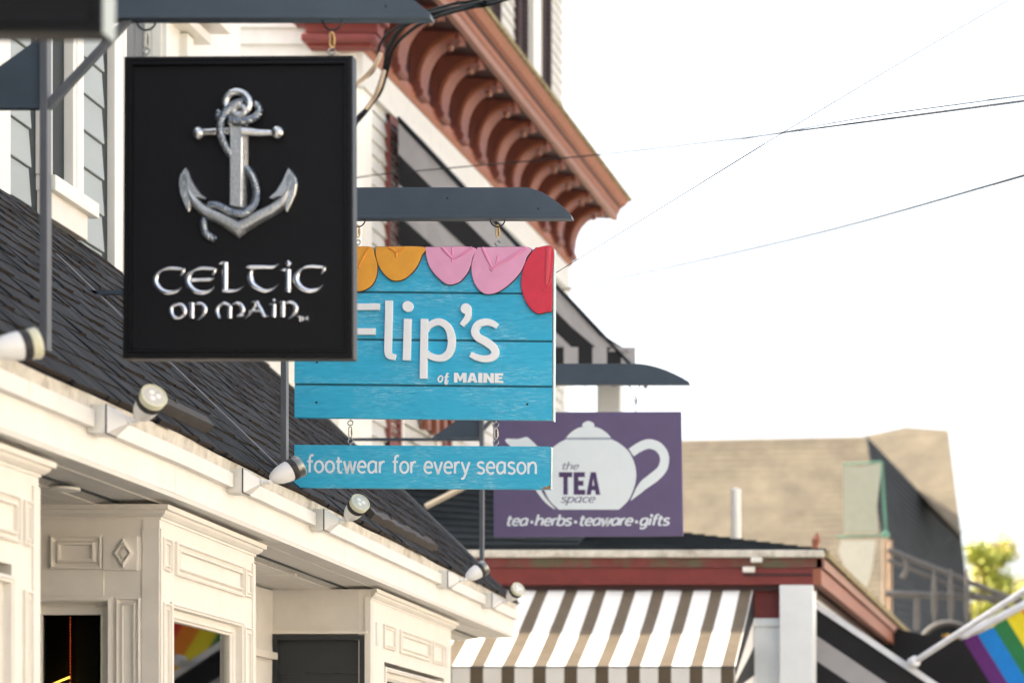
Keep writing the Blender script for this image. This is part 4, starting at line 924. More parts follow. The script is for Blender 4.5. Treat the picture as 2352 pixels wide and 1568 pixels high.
# --- small board
fb = thing('hanging_sign', 'narrow turquoise board lettered footwear for every season', 'shop sign', tuple(W(970, 1072, D)), 'shop signs hanging from the brackets')
P2 = PX(970, 1072, D); O = W(970, 1072, D)
MB().prism([P2(674, 1119), P2(1264, 1123.5), P2(1265, 1025), P2(676, 1021)], O, X3, Z3, (0, .026, 0)).build('board', 'bluewood', fb, bev=.0014)
MB().prism([P2(1265, 1123), P2(1266, 1123), P2(1267, 1026), P2(1266, 1026)], O-V((0, .001, 0)), X3, Z3, (0, .028, 0)).build('edge_strip', 'blueedge', fb)
xa, za = P2(706, 1084.5); xb, _ = P2(1234, 1084)
text('footwear for every season', fb, 'printwhite', xa, xb, za, 27.5*k, O, X3, Z3, NY, 4.8*k, .0003, .0012, lean=-.0065, gap=.16)
m_ = MB(); random.seed(5)
for (a, b_) in (((1246, 1120), (1264, 1123)),):
    m_.prism([P2(1243, 1122.6), P2(1263.6, 1122.8), P2(1263.8, 1114), P2(1258, 1116), P2(1255, 1119), P2(1250, 1117), P2(1247, 1120)], O+NY*.0002, X3, Z3, NY*.0005)
m_.build('chipped_corner', mat('chipped_wood', (.36, .17, .06), .8, vary=.5, scale=80), fb)
eye(fb, W(805, 1022, D+.012)); eye(fb, W(1139, 1025, D+.012))

# ================================================================== TEA SIGN
D = d3_; k = D/F; O = W(1350, 1088, D); P3 = PX(1350, 1088, D)
ts = thing('hanging_sign', 'purple sign with a white teapot and italic lettering', 'shop sign', tuple(O), 'shop signs hanging from the brackets')
Zt = lambda x, y: P3(1097.6+.225*x, 901.6+.225*y)
MB().prism([P3(1134, 1233), P3(1569, 1230), P3(1564.5, 945), P3(1133, 946)], O, X3, Z3, (0, .022, 0)).build('board', 'purple', ts, bev=.002)
def flat(poly, name, matn, h, sm_=0, parent=ts):
    q = [V((*Zt(*p), 0)) for p in poly]
    if sm_: q = catmull(q, sm_, True)
    q = [(a.x, a.y) for a in q]; ar = sum(q[i-1][0]*q[i][1]-q[i][0]*q[i-1][1] for i in range(len(q)))
    if ar < 0: q = q[::-1]
    return MB().prism(q, O+NY*.0002, X3, Z3, NY*h).build(name, matn, parent)
def cs(pts, n=8): return [(a.x, a.y) for a in catmull([V((p[0], p[1], 0)) for p in pts], n)]
R_ = cs([(1375, 478), (1450, 520), (1540, 600), (1595, 710), (1617, 830), (1600, 950), (1540, 1090), (1440, 1192)])
L_ = [(2266-x, y) for x, y in R_][::-1]; L_ = [(x if x > 0 else 0, y) for x, y in L_]
flat(R_+L_, 'teapot_body', 'teawhite', .0010)
flat([(892, 459), (1362, 459), (1362, 478), (892, 478)], 'teapot_line', 'lineink', .0013)
flat(cs([(902, 458), (950, 405), (1030, 358), (1132, 345), (1230, 358), (1310, 405), (1360, 458)]), 'teapot_lid', 'teawhite', .0009)
flat(cs([(1065, 346), (1075, 310), (1128, 288), (1180, 310), (1192, 346)]), 'teapot_knob', 'teawhite', .0008)
flat(cs([(280, 482), (300, 468), (400, 472), (450, 462), (495, 452), (530, 470), (610, 548), (650, 610), (634, 700), (618, 820), (622, 900), (645, 990), (700, 1080), (795, 1188)], 5) + cs([(770, 1182), (690, 1120), (600, 1005), (520, 850), (430, 660), (345, 560), (283, 500)], 5), 'teapot_spout', 'teawhite', .0008)
m_ = MB(); c_ = catmull([V((*Zt(*p), 0)) for p in ((1565, 610), (1650, 555), (1740, 522), (1830, 545), (1890, 610), (1906, 690), (1880, 780), (1800, 860), (1700, 935), (1640, 1000), (1560, 1100))], 7)
ribbon(m_, c_, lerpw([x*.225*k for x in (92, 96, 98, 96, 94, 92, 96, 104, 96, 70, 4)], len(c_)), O, X3, Z3, NY, .0002, .0010); m_.build('teapot_handle', 'teawhite', ts)
def zz(x, y): return Zt(x, y)
block_text('TEA', ts, 'purpledark', zz(828, 0)[0], zz(1262, 0)[0], zz(0, 1040)[1], zz(0, 810)[1], O, X3, Z3, NY, .0012, .0022, hole='teawhite')
text('the', ts, 'ink', zz(852, 0)[0], zz(1020, 0)[0], zz(0, 782)[1], 50*.225*k, O, X3, Z3, NY, 13*.225*k, .0012, .0018, shear=.28, contrast=.5, serif=True)
text('space', ts, 'ink', zz(845, 0)[0], zz(1185, 0)[0], zz(0, 1118)[1], 56*.225*k, O, X3, Z3, NY, 15*.225*k, .0012, .0018, shear=.28, contrast=.5, serif=True)
text('tea.herbs.teaware.gifts', ts, 'printwhite', zz(285, 0)[0], zz(1945, 0)[0], zz(0, 1353)[1], 74*.225*k, O, X3, Z3, NY, 25*.225*k, .0004, .0012, shear=.25, contrast=.35, serif=False, lean=.002, gap=.10)
link(W(1460, 920, D+.01), .055, 'small link at the top right of the purple teapot sign', 'darksteel'); link(W(1250, 920, D+.01), .055, 'small link above the purple sign, hidden by the blue plank sign', 'darksteel')
eye(ts, W(1460, 945, D+.01)); eye(ts, W(1250, 945, D+.01))

# ================================================================== near black sign, top left
D = 4.95
ns = thing('hanging_sign', 'blurred black sign with pale right edge cut off by the top left corner', 'shop sign', tuple(W(0, 0, D)), 'shop signs hanging from the brackets')
a, b_ = W(-420, 75, D), W(236, -560, D)
MB().box(a.x, b_.x, D, D+.060, a.z, b_.z).build('board', 'frameblack', ns, bev=.003)
MB().box(b_.x+.0004, b_.x+.004, D-.002, D+.062, a.z-.002, b_.z).build('edge_strip', 'edgelit', ns)  # right side painted pale for the light that falls on it
mb = MB(); mb.loops([(a.x+.02, a.z+.02), (b_.x-.02, a.z+.02), (b_.x-.02, b_.z-.02), (a.x+.02, b_.z-.02)], [(0, 0), (0, .004), (.02, .001)], V((0, D, 0)), X3, Z3, NY); mb.build('panel', 'signblack', ns)
# ================================================================== GRAY CLAPBOARD UPPER STOREY (street wall x = -4.5)
XG = -4.5
gd = lambda px: XG*F/(px-VX)
gh = thing('clapboard_house', 'gray clapboard upper storey with white corner board above the shingle roof', 'house', (-5.5, 11.5, 4.3))
DE = gd(283)
MB().box(-8.0, XG-.03, -6.0, DE-.03, 3.9, 7.3).build('wall', 'channel', gh)  # unseen length added to block the sun; dark colour gives the siding gaps shadow
MB().box(-9.0, -5.6, DE-.03, 15.45, 0, 8.6).build('sun_block_wall', 'gray_siding', gh)  # unseen block added to keep sun off the far fascia and sign
def clap(x, d0, d1, z, e, matn, parent, out=.020, name='clapboard', nrm=1):
    MB().hexa([(x-.0, d0, z), (x+out, d0, z), (x+out, d1, z), (x-.0, d1, z), (x-.0, d0, z+e), (x+.006, d0, z+e), (x+.006, d1, z+e), (x-.0, d1, z+e)]).build(name, matn, parent, bev=.003)
EX = .185
for k_ in range(14):
    z = EYE + 3.743 - EX*8 + EX*k_
    if z > 6.3: break
    for (a, b_) in ((gd(19), gd(77)), (gd(186), gd(244))): clap(XG-.028, a, b_, z, EX-.004, 'gray_siding', gh)
MB().box(XG-.03, XG+.012, gd(259), DE, 4.2, 8.0).build('corner_board', 'trim_white', gh, bev=.003)
MB().box(XG-.0, XG+.018, gd(277), DE+.006, 4.2, 8.0).build('corner_board', 'trim_white', gh, bev=.003)
MB().box(XG-.03, XG+.016, gd(-40), gd(17), 4.2, 8.0).build('corner_board', 'trim_white', gh, bev=.003)
wn = MB(); wn.box(XG-.03, XG+.02, gd(95), gd(112), 4.6, 8.0); wn.box(XG-.03, XG+.020, gd(160), gd(184), 4.6, 8.0); wn.box(XG-.0305, XG+.028, gd(166), gd(178), 4.6, 8.0)
wf = wn.build('window_frame', 'trim_white', gh, bev=.004)
MB().box(XG-.05, XG-.045, gd(112), gd(160), 4.6, 8.0).build('pane', 'glass', wf)
MB().box(XG-.12, XG-.10, gd(100), gd(170), 4.8, 8.0).build('curtain', 'curtain', wf)
sl_ = MB().box(XG-.04, XG+.065, gd(97), gd(199), 4.525, 4.60).build('window_sill', 'trim_white', gh, bev=.004)
MB().box(XG-.03, XG+.030, gd(99), gd(188), 4.40, 4.525).build('apron_board', 'cream', sl_, bev=.003)

# ================================================================== WHITE ANNEX behind the gray house
an_ = thing('white_annex', 'narrow white annex with a dark window above the left corner of the black anchor sign', 'building', (-6, 16, 4))
DA = 15.5; k = DA/F; XA = (372-VX)*k
MB().box(-9.5, XA-.02, DA+.02, 17.2, 0, 8.4).build('wall', 'trim_white', an_)
for a, b_, mt, o_ in ((286, 307, 'channelgray', .012), (309, 333, 'channelgray', .008), (334, 350, 'trim_white', .03), (352, 372, 'trim_white', .04)):
    MB().box((a-VX)*k, (b_-VX)*k, DA+.02-o_, DA+.02, 3.0, 8.2).build('vertical_board', 'lilac' if mt == 'channelgray' else mt, an_)
ad = lambda px: XA*F/(px-VX)
fr = MB(); fr.box(XA-.02, XA+.03, ad(372), ad(378), 4.5, 6.7); fr.box(XA-.02, XA+.03, ad(420), ad(434), 4.5, 6.65); fr.box(XA-.02, XA+.02, ad(436), ad(450), 4.5, 6.5)
f_ = fr.build('window_frame', 'trim_white', an_)
MB().box(XA-.03, XA-.025, ad(378), ad(420), 4.5, 6.7).build('pane', 'glass', f_); MB().box(XA-.09, XA-.08, ad(376), ad(430), 4.5, 6.7).build('curtain', 'curtain', f_)
MB().box(XA-.02, XA+.10, ad(372)-.1, ad(452), 6.66, 6.72).build('window_head', 'cream', an_); MB().box(XA-.02, XA+.20, ad(372)-.1, ad(462), 6.76, 6.95).build('window_head', 'cream', an_)

# ================================================================== VICTORIAN HOUSE
TH = math.atan(234/F); UV = V((math.sin(TH), math.cos(TH), 0)); NV = V((math.cos(TH), -math.sin(TH), 0))
V0 = 5.69
def vp(v, d, z):   # v = lateral distance left of the house's own axis through the camera, d depth
    return V((-v + d*math.tan(TH), d, EYE+z))
DN, DF = 19.0, 26.6
vh = thing('victorian_house', 'white Victorian house with terracotta bracketed cornice and dark red shutters', 'house', tuple(vp(V0+2, 22, -EYE)))
def vbox(v0, v1, d0, d1, z0, z1, mb=None):
    mb = mb or MB(); return mb.hexa([vp(v, d, z) for z in (z0, z1) for v, d in ((v0, d0), (v1, d0), (v1, d1), (v0, d1))])
body = vbox(V0+5.5, V0+.02, DN+.02, DF, -EYE, 5.9); body.build('wall', 'vict', vh)
E = .118
for i in range(46):       # street wall and camera wall clapboards
    z = 5.64 - E*(i+1)
    if z < .9: break
    p = [vp(V0+.02, DN+.25, z), vp(V0-.012, DN+.25, z), vp(V0-.012, DF, z), vp(V0+.02, DF, z), vp(V0+.02, DN+.25, z+E), vp(V0+.012, DN+.25, z+E), vp(V0+.012, DF, z+E), vp(V0+.02, DF, z+E)]
    MB().hexa(p).build('clapboard', 'vict', vh)
for i in range(16):
    z = 6.60 - .131*(i+1)
    p = [vp(V0+5.5, DN+.02, z), vp(V0+5.5, DN-.014, z), vp(V0+.16, DN-.014, z), vp(V0+.16, DN+.02, z), vp(V0+5.5, DN+.02, z+.13), vp(V0+5.5, DN+.008, z+.13), vp(V0+.16, DN+.008, z+.13), vp(V0+.16, DN+.02, z+.13)]
    MB().hexa(p).build('clapboard', 'vict', vh)
vbox(V0+.16, V0-.02, DN-.02, DN+.25, -EYE, 5.86).build('corner_board', 'trim_white', vh)
vbox(V0+.02, V0-.015, DF-.22, DF, -EYE, 5.64).build('corner_board', 'trim_white', vh)
vbox(V0+.02, V0-.030, DN-.03, DF+.02, 5.64, 5.88).build('frieze_board', 'vict', vh)
vbox(V0+.02, V0-.05, DN-.05, DF+.03, 5.60, 5.645).build('frieze_moulding', 'vict', vh)
# cornice: terracotta base band, soffit, layered fascia
def vsweep(sec, d0, d1, name, matn, parent=vh, **kw):
    mb = MB(); m = len(sec); mb.add([vp(V0-a, d, z) for d in (d0, d1) for a, z in sec], [(k_, (k_+1) % m, m+(k_+1) % m, m+k_) for k_ in range(m)] + [tuple(range(m))[::-1], tuple(m+k_ for k_ in range(m))])
    return mb.build(name, matn, parent, **kw)
C0, C1 = DN-.35, DF+.30
vsweep([(-.02, 5.885), (.035, 5.885), (.06, 5.92), (.06, 5.96), (.04, 5.975), (.04, 6.01), (-.02, 6.01)], DN-.04, DF+.04, 'cornice_base_band', 'terra')
vsweep([(-.02, 6.01), (.012, 6.01), (.012, 6.50), (-.02, 6.50)], DN-.02, DF+.02, 'cornice_back_board', 'maroon')
vsweep([(-.1, 6.50), (.47, 6.47), (.47, 6.50), (-.1, 6.53)], C0, C1, 'soffit', 'maroon')
vsweep([(.445, 6.455), (.50, 6.455), (.505, 6.52), (.47, 6.53), (.445, 6.50)], C0, C1, 'cornice_fascia', 'pinkterra')
vsweep([(.44, 6.522), (.512, 6.525), (.525, 6.55), (.53, 6.575), (.44, 6.575)], C0, C1, 'cornice_moulding', 'terra')
vsweep([(.44, 6.577), (.54, 6.577), (.545, 6.592), (.44, 6.592)], C0, C1, 'cornice_moulding', 'maroon')
vsweep([(.44, 6.594), (.55, 6.594), (.585, 6.61), (.61, 6.645), (.63, 6.67), (.44, 6.67)], C0, C1, 'cornice_moulding', 'terra')
vsweep([(-.05, 6.672), (.66, 6.672), (.665, 6.70), (-.05, 6.74)], C0-.01, C1+.02, 'roof_edge', 'moss')
# brackets
prof = [(.0, 5.93), (.105, 5.93), (.125, 5.95), (.125, 5.99), (.105, 6.01), (.105, 6.05)] + [(.105+.295*(1-math.cos(rad(a))), 6.05+.36*math.sin(rad(a))) for a in range(10, 91, 8)] + [(.43, 6.41), (.43, 6.485), (.0, 6.49)]
base = None; nb = 0
d = DN+.12
while d < DF+.05:
    dd = d
    poly = [(a, z) for a, z in prof]
    if base is None:
        mb = MB(); hw = .085
        for (h, sc_) in ((.085, 0), (.05, .012)):
            pass
        mb.prism([(a, z) for a, z in poly], (0, 0, 0), NV, Z3, UV*.21)
        b0 = mb.build('cornice_bracket', 'maroonterra', vh, bev=.004); base = b0
        rim = MB(); lip = [(.088, 6.06)] + [(.088+.30*(1-math.cos(rad(a))), 6.06+.372*math.sin(rad(a))) for a in range(10, 91, 10)]
        c_ = lip
        ribbon(rim, c_, [.035]*len(c_), UV*-.0005, NV, Z3, UV*-1, 0, .012); rm = rim.build('bracket_rim', 'terra', b0)
        rim = MB(); ribbon(rim, c_, [.035]*len(c_), UV*.2105, NV, Z3, UV, 0, .012); rm = rim.build('bracket_rim', 'terra', b0)
        bb = MB(); bb.ball(NV*.33+Z3*6.37+UV*.105, .028, 10); bb.build('bracket_bead', 'pinkterra', b0, smooth=True); bb = MB(); bb.ball(NV*.41+Z3*6.40+UV*.105, .019, 10); bb.build('bracket_bead', 'pinkterra', b0, smooth=True)
        b0.location = vp(V0, dd-.085, 0)
    else:
        b = base.copy(); COL.objects.link(b); b.location = vp(V0, dd-.085, 0)
        for ch in list(base.children): c = ch.copy(); COL.objects.link(c); c.parent = b
    nb += 1; d += .665
# camera-side cornice return with red stepped end
mb = MB()
for (v1, z0, z1, ex) in ((V0+.62, 5.90, 6.02, .10), (V0+.72, 6.03, 6.20, .18), (V0+.85, 6.21, 6.8, .30)):
    pass
def ret(px0, px1, y0, y1, dep, name, matn):
    a = W(px0, y1, DN-dep); b_ = W(px1, y0, DN-dep); MB().box(a.x, b_.x, DN-dep, DN-.02, a.z, b_.z).build(name, matn, vh, bev=.01)
ret(705, 852, 108, 92, .14, 'cornice_return', 'red'); ret(690, 862, 92, 76, .24, 'cornice_return', 'red'); ret(700, 868, 76, 40, .18, 'cornice_return', 'red'); ret(660, 875, 40, -60, .3, 'cornice_return', 'red')
MB().tube([vp(V0+3.0, DN-.02, 4.0), vp(V0+3.0, DN-.02, 7)], .03, 8).build('downpipe', 'railgray', vh) if False else None
# upper storey above the cornice
vbox(V0+4, V0+.03, DN+1.6, DF-.12, 6.6, 10.5).build('upper_wall', 'vict', vh)
dv = lambda px: V0*F/(2490-px)
for i in range(32):
    z = 6.62+.11*i
    for a, b_ in ((dv(1146), dv(1184)), (dv(1262), DF-.15)):
        p = [vp(V0+.03, a, z), vp(V0+.0, a, z), vp(V0+.0, b_, z), vp(V0+.03, b_, z), vp(V0+.03, a, z+.11), vp(V0+.022, a, z+.11), vp(V0+.022, b_, z+.11), vp(V0+.03, b_, z+.11)]
        MB().hexa(p).build('clapboard', 'vict', vh)
def shutter(d0, d1, z0, z1, name='shutter', matn='maroon'):
    mb = MB(); vbox(V0+.03, V0-.035, d0, d0+.05, z0, z1, mb); vbox(V0+.03, V0-.035, d1-.05, d1, z0, z1, mb); vbox(V0+.03, V0-.03, d0, d1, z1-.06, z1, mb); vbox(V0+.03, V0-.03, d0, d1, z0, z0+.06, mb)
    f_ = mb.build('shutter', matn, vh)
    n = int((z1-z0)/.055)
    for i in range(n):
        z = z0+.05+i*.055
        if z > z1-.08: break
        MB().hexa([vp(v, dd, zz_) for v, dd, zz_ in ((V0+.02, d0+.05, z+.03), (V0-.03, d0+.05, z), (V0-.03, d1-.05, z), (V0+.02, d1-.05, z+.03), (V0+.02, d0+.05, z+.045), (V0-.03, d0+.05, z+.015), (V0-.03, d1-.05, z+.015), (V0+.02, d1-.05, z+.045))]).build('slat', matn, f_)
shutter(dv(1116), dv(1144), 6.75, 9.2); shutter(dv(1185), dv(1207), 6.75, 9.2); shutter(dv(1240), dv(1260), 6.75, 9.2)
mb = MB(); vbox(V0+.03, V0-.02, dv(1207), dv(1212), 6.75, 9.2, mb); vbox(V0+.03, V0-.02, dv(1222), dv(1240), 6.75, 9.2, mb); wf = mb.build('window_frame', 'trim_white', vh)
vbox(V0+.03, V0+.01, dv(1212), dv(1222), 6.75, 9.2).build('pane', 'glass', wf)
shutter(dv(886), dv(914), 2.9, 5.60, matn='redshut'); shutter(dv(1010), dv(1030), 2.9, 5.60, matn='redshut')
mb = MB(); vbox(V0+.02, V0-.02, dv(914), dv(924), 2.9, 5.6, mb); vbox(V0+.02, V0-.02, dv(1000), dv(1010), 2.9, 5.6, mb); wf = mb.build('window_frame', 'trim_white', vh); vbox(V0+.02, V0+.01, dv(924), dv(1000), 2.9, 5.6).build('pane', 'glass', wf)
# hanging gingerbread bits low on the wall
gb = MB()
for px, py, h in ((965, 968, 18), (985, 968, 30), (1003, 968, 44), (1020, 968, 34), (1040, 968, 20), (1075, 968, 22)):
    q = vp(V0-.05, dv(px), (VY-py)/F*dv(px)); s_ = dv(px)/F
    gb.box(q.x-.03, q.x+.03, q.y-.05, q.y+.05, q.z-h*s_, q.z+.3)
gb.build('gingerbread_trim', 'terra', vh)

# ---- big awning on the Victorian side
aw = thing('awning', 'large black and white striped awning under the terracotta cornice, seen from its side', 'awning', tuple(vp(V0, 20, 4)))
DA1 = 19.62; k = DA1/F
def ap(px, py, d=DA1): return W(px, py, d)
# side panel: stripes parallel to the slope
def sl_y(px, off): return 272 + (px-915)*1.062 + off
cols = [('awn_ink', 0, 10), ('awn_whiteshade', 10, 82), ('awn_ink', 82, 150), ('awn_whiteshade', 150, 222), ('awn_ink', 222, 290), ('awn_whiteshade', 290, 362), ('awn_ink', 362, 430), ('awn_whiteshade', 430, 500)]
for ci, (mt, a, b_) in enumerate(cols):
    # the stripes flatten a little towards the bottom, as slack cloth does
    pts_t = []; pts_b = []
    for i in range(9):
        u = i/8; x = 915 + u*(1275+170-915)
        bend = lambda off: -off*.42*u
        yt, yb = sl_y(x, a + bend(a)), sl_y(x, b_ + bend(b_))
        lim = 806
        pts_t.append((x, min(yt, lim))); pts_b.append((x, min(yb, lim)))
    mb = MB(); vs = []
    for i in range(9): vs += [W(pts_t[i][0], pts_t[i][1], DA1+.03*math.sin(i*1.3)), W(pts_b[i][0], pts_b[i][1], DA1+.03*math.sin(i*1.3+.5))]
    for i in range(8): mb.f.append((2*i, 2*i+1, 2*i+3, 2*i+2)); mb.mi.append(0)
    mb.v = vs; ob = mb.build('side_stripe', mt, aw, fix=False); m_ = ob.modifiers.new('t', 'SOLIDIFY'); m_.thickness = .004
# canopy stripes
for i in range(3):
    d0 = DA1+.01+i*.235; a = W(915, 268, DA1); b_ = W(1450, 838, DA1)
    dx = UV*(d0-DA1)/UV.y; dx2 = UV*(d0+.2345-DA1)/UV.y
    MB().hexa([a+dx, b_+dx, b_+dx2, a+dx2, a+dx+Z3*.008, b_+dx+Z3*.008, b_+dx2+Z3*.008, a+dx2+Z3*.008]).build('canopy_stripe', 'awn_ink' if i % 2 == 0 else 'awn_whiteshade', aw)
MB().tube([W(914, 270, DA1-.02), W(1452, 841, DA1-.02)], .012, 8).build('awning_frame', 'wire', aw)
# side and front valances with scallops
n = 0; x = 1196
def scallop(o, ax, w_, h, hs): # hanging tab
    return [(0, 0), (0, -h)] + [(w_*.5-w_*.5*math.cos(rad(a)), -h-hs*math.sin(rad(a))) for a in range(15, 180, 15)] + [(w_, -h), (w_, 0)]
while x < 1445:
    w_ = 33*k; q = W(x, 797, DA1-.012)
    MB().prism(scallop(0, 0, w_-.001, 70*k, 20*k), q, X3, Z3, (0, .005, 0)).build('valance_tab', 'awn_ink' if n % 2 == 0 else 'awn_whiteshade', aw); n += 1; x += 33
b_ = W(1450, 838, DA1)
for i in range(3):
    q = b_ + UV*(.01+i*.235)
    MB().prism(scallop(0, 0, .234, .05, .04), q, UV, Z3, NV*.004).build('valance_tab', 'awn_ink' if i % 2 == 0 else 'awn_whiteshade', aw)
# ================================================================== PORCH BUILDING
DP = 18.5; kp = DP/F
PXR = W(1890, 1275, DP)
pb = thing('porch_building', 'low storefront with dark hip roof and dark red fascia behind the purple teapot sign', 'building', (-3.2, 20, 0))
XL = -5.4
def pz(py, d=DP): return EYE+(VY-py)*d/F
def pxx(px, d=DP): return (px-VX)*d/F
XR = pxx(1888)
pu = UV
def pbx(x0, x1, d0, d1, z0, z1):   # box whose right side follows the house axis
    a = lambda x, d: V((x + (d-DP)*math.tan(TH), d, 0))
    return MB().hexa([a(x, d)+Z3*z for z in (z0, z1) for x, d in ((x0, d0), (x1, d0), (x1, d1), (x0, d1))])
pbx(XL, XR-.12, DP+.10, 28.4, pz(1352), pz(1290)).build('ceiling', 'maroon', pb)
pbx(XL, XR+.02, DP-.03, DP+.0, pz(1280), pz(1263)).build('gutter', 'drip', pb, bev=.01)
pbx(XL, XR-.0, DP+.0, DP+.05, pz(1303), pz(1281)).build('fascia_board', 'redmoss', pb)
pbx(XL, XR-.03, DP+.005, DP+.04, pz(1342), pz(1304)).build('fascia_board', 'red', pb, bev=.004)
pbx(XL, XR-.05, DP+.04, DP+.10, pz(1354), pz(1320)).build('fascia_board', 'maroon', pb)  # dark strip painted in as the shadow below the red band
# side eave going away
a = lambda v, d, z: V((XR+v + (d-DP)*math.tan(TH), d, z))
def side(v0, v1, z0, z1, name, matn): MB().hexa([a(v, d, z) for z in (z0, z1) for v, d in ((v0, DP), (v1, DP), (v1, 28.5), (v0, 28.5))]).build(name, matn, pb)
side(-.04, .02, pz(1304), pz(1283), 'side_fascia', 'pinkterra'); side(-.07, -.005, pz(1342), pz(1306), 'side_fascia', 'terra'); side(-.04, .05, pz(1280), pz(1264), 'side_gutter', 'moss'); side(-.60, -.075, pz(1322), pz(1316), 'side_soffit', 'maroon')  # side eave's paler paints carry the warm bounce light on the red
# hip roof with courses
zt = pz(1263); HV = 2.4
P_fl, P_fr, P_br = V((XL, DP, zt)), a(.03, DP, zt), a(.03, 28.5, zt)
ridge_z = zt + .62
R1 = V((XR-2.6, DP+3.2, ridge_z)); R2 = V((XL, DP+3.2, ridge_z)); R3 = V((XR-2.2, 28.5, ridge_z))
MB().add([P_fl, P_fr, R1, R2, P_br, R3, P_fl-Z3*.02, P_fr-Z3*.02, P_br-Z3*.02, V((XL, 28.5, zt-.02)), V((XL, 28.5, ridge_z))], [(0, 1, 2, 3), (1, 4, 5, 2), (3, 2, 5, 10), (0, 6, 7, 1), (1, 7, 8, 4), (6, 9, 8, 7), (4, 8, 9, 10, 5), (0, 3, 10, 9, 6)]).build('hip_roof', 'slateroof', pb)
mb = MB(); nC = 22
for i in range(nC):
    t0, t1 = i/nC, (i+1.05)/nC; l0, r0 = P_fl.lerp(R2, t0), P_fr.lerp(R1, t0); l1, r1 = P_fl.lerp(R2, t1), P_fr.lerp(R1, t1)
    up = V((0, -.19, .98)); mb.hexa([l0, r0, r1, l1, l0+up*.016, r0+up*.016, r1+up*.004, l1+up*.004])
o = mb.build('shingle_courses', 'slateroof', pb); o['kind'] = 'stuff'
# a steeper roof piece behind, left of the teapot sign
q = [W(940, 1150, 20.2), W(985, 1128, 20.8), W(1240, 1128, 20.8), W(1240, 1270, 18.6), W(930, 1270, 18.6)]
# red block, posts and panel
pbx(pxx(1708), pxx(1792), DP+.10, DP+.16, pz(1416), pz(1343)).build('wall_panel', 'red', pb)
pbx(pxx(1700), pxx(1792), DP+.08, DP+.17, pz(1436), pz(1417)).build('panel_cap', 'bluewhite', pb, bev=.004)
pbx(pxx(1706), pxx(1792), DP+.10, DP+.16, 0, pz(1437)).build('wall_panel', 'bluewhite', pb)
pbx(pxx(1791), pxx(1868), DP-.02, DP+.22, 0, pz(1343)).build('corner_post', 'bluewhite', pb, bev=.006)
pbx(XL, pxx(1702), DP+.14, DP+.18, 0, pz(1350)).build('front_wall', 'bluewhite', pb)
MB().hexa([a(v, d, z) for z in (0, pz(1343)) for v, d in ((-.20, DP+.25), (-.14, DP+.25), (-.14, 28.3), (-.20, 28.3))]).build('side_wall', 'bluewhite', pb)
# fixtures on the fascia
fx = MB(); fx.box(pxx(1706), pxx(1734), DP-.02, DP+.01, pz(1314), pz(1301)); fx.build('small_camera', 'trim_white', pb, bev=.005)
fx = MB(); fx.box(pxx(1726), pxx(1752), DP-.06, DP-.03, pz(1292), pz(1281)); fx.build('gutter_clip', 'trim_white', pb, bev=.005)
# deck column above
cl = thing('porch_column', 'pale gray column between the striped awning and the purple sign', 'column', (pxx(1398, 20.4), 20.4, 3.4))
kk = 20.4/F; MB().box((1371-VX)*kk, (1425-VX)*kk, 20.4, 20.6, pz(1250, 20.4), pz(820, 20.4)).build('shaft', 'bluewhite', cl, bev=.01)
MB().box((1366-VX)*kk, (1430-VX)*kk, 20.37, 20.63, pz(1262, 20.4), pz(1235, 20.4)).build('plinth', 'bluewhite', cl)
MB().box((1366-VX)*kk, (1430-VX)*kk, 20.37, 20.63, pz(835, 20.4), pz(815, 20.4)).build('capital', 'bluewhite', cl)
# vent pipe and little finial on the hip roof, loose pale batten
DV_ = 21.0
vpt = thing('vent_pipe', 'white vent pipe on the dark hip roof beside the purple sign', 'pipe', tuple(W(1690, 1215, DV_)))
m_ = MB(); m_.tube([W(1691, 1240, DV_), W(1690, 1130, DV_)], 11.5*DV_/F, 16); m_.build('pipe', 'trim_white', vpt, smooth=True)
MB().lathe([(12.5*DV_/F, 0), (12.5*DV_/F, .02), (.01, .04)], W(1690, 1130, DV_), Z3, 16).build('cap', 'trim_white', vpt, smooth=True)
f2 = thing('roof_finial', 'tiny pale finial on the front edge of the hip roof', 'finial', tuple(W(1872, 1262, 18.8)))
MB().lathe([(.030, 0), (.026, .05), (.036, .09), (.02, .12), (.004, .15)], W(1871, 1266, 18.8), (.15, 0, 1), 12).build('finial_post', 'terra', f2, smooth=True)
bt = thing('roof_batten', 'pale batten lying on the dark roof left of the purple teapot sign', 'batten', tuple(W(976, 1164, 18.35)))
MB().tube([W(978, 1163, 18.75), W(1085, 1108, 18.72)], .022, 4).build('rod', 'tanpale', bt)

# steep dark roof left of the tea sign
sr = thing('dark_roof', 'steep mossy dark roof between the shingle eave and the purple sign', 'roof', (-4.5, 19.5, 3.4))
q0, q1, q2, q3 = W(800, 1270, 18.75), W(1330, 1270, 18.75), W(1330, 1128, 20.0), W(800, 1060, 20.0)
mb = MB(); mb.add([q0, q1, q2, q3]+[p+V((0, .3, -.05)) for p in (q0, q1, q2, q3)], [(0,1,2,3),(7,6,5,4),(0,4,5,1),(1,5,6,2),(2,6,7,3),(3,7,4,0)]); mb.build('roof_slab', 'slateroof', sr)
mb = MB()
for i in range(12):
    t0, t1 = i/12, (i+1.04)/12; l0, r0, l1, r1 = q0.lerp(q3, t0), q1.lerp(q2, t0), q0.lerp(q3, t1), q1.lerp(q2, t1)
    up = V((0, -.8, .6)); mb.hexa([l0, r0, r1, l1, l0+up*.015, r0+up*.015, r1+up*.004, l1+up*.004])
o = mb.build('shingle_courses', 'slateroof', sr); o['kind'] = 'stuff'

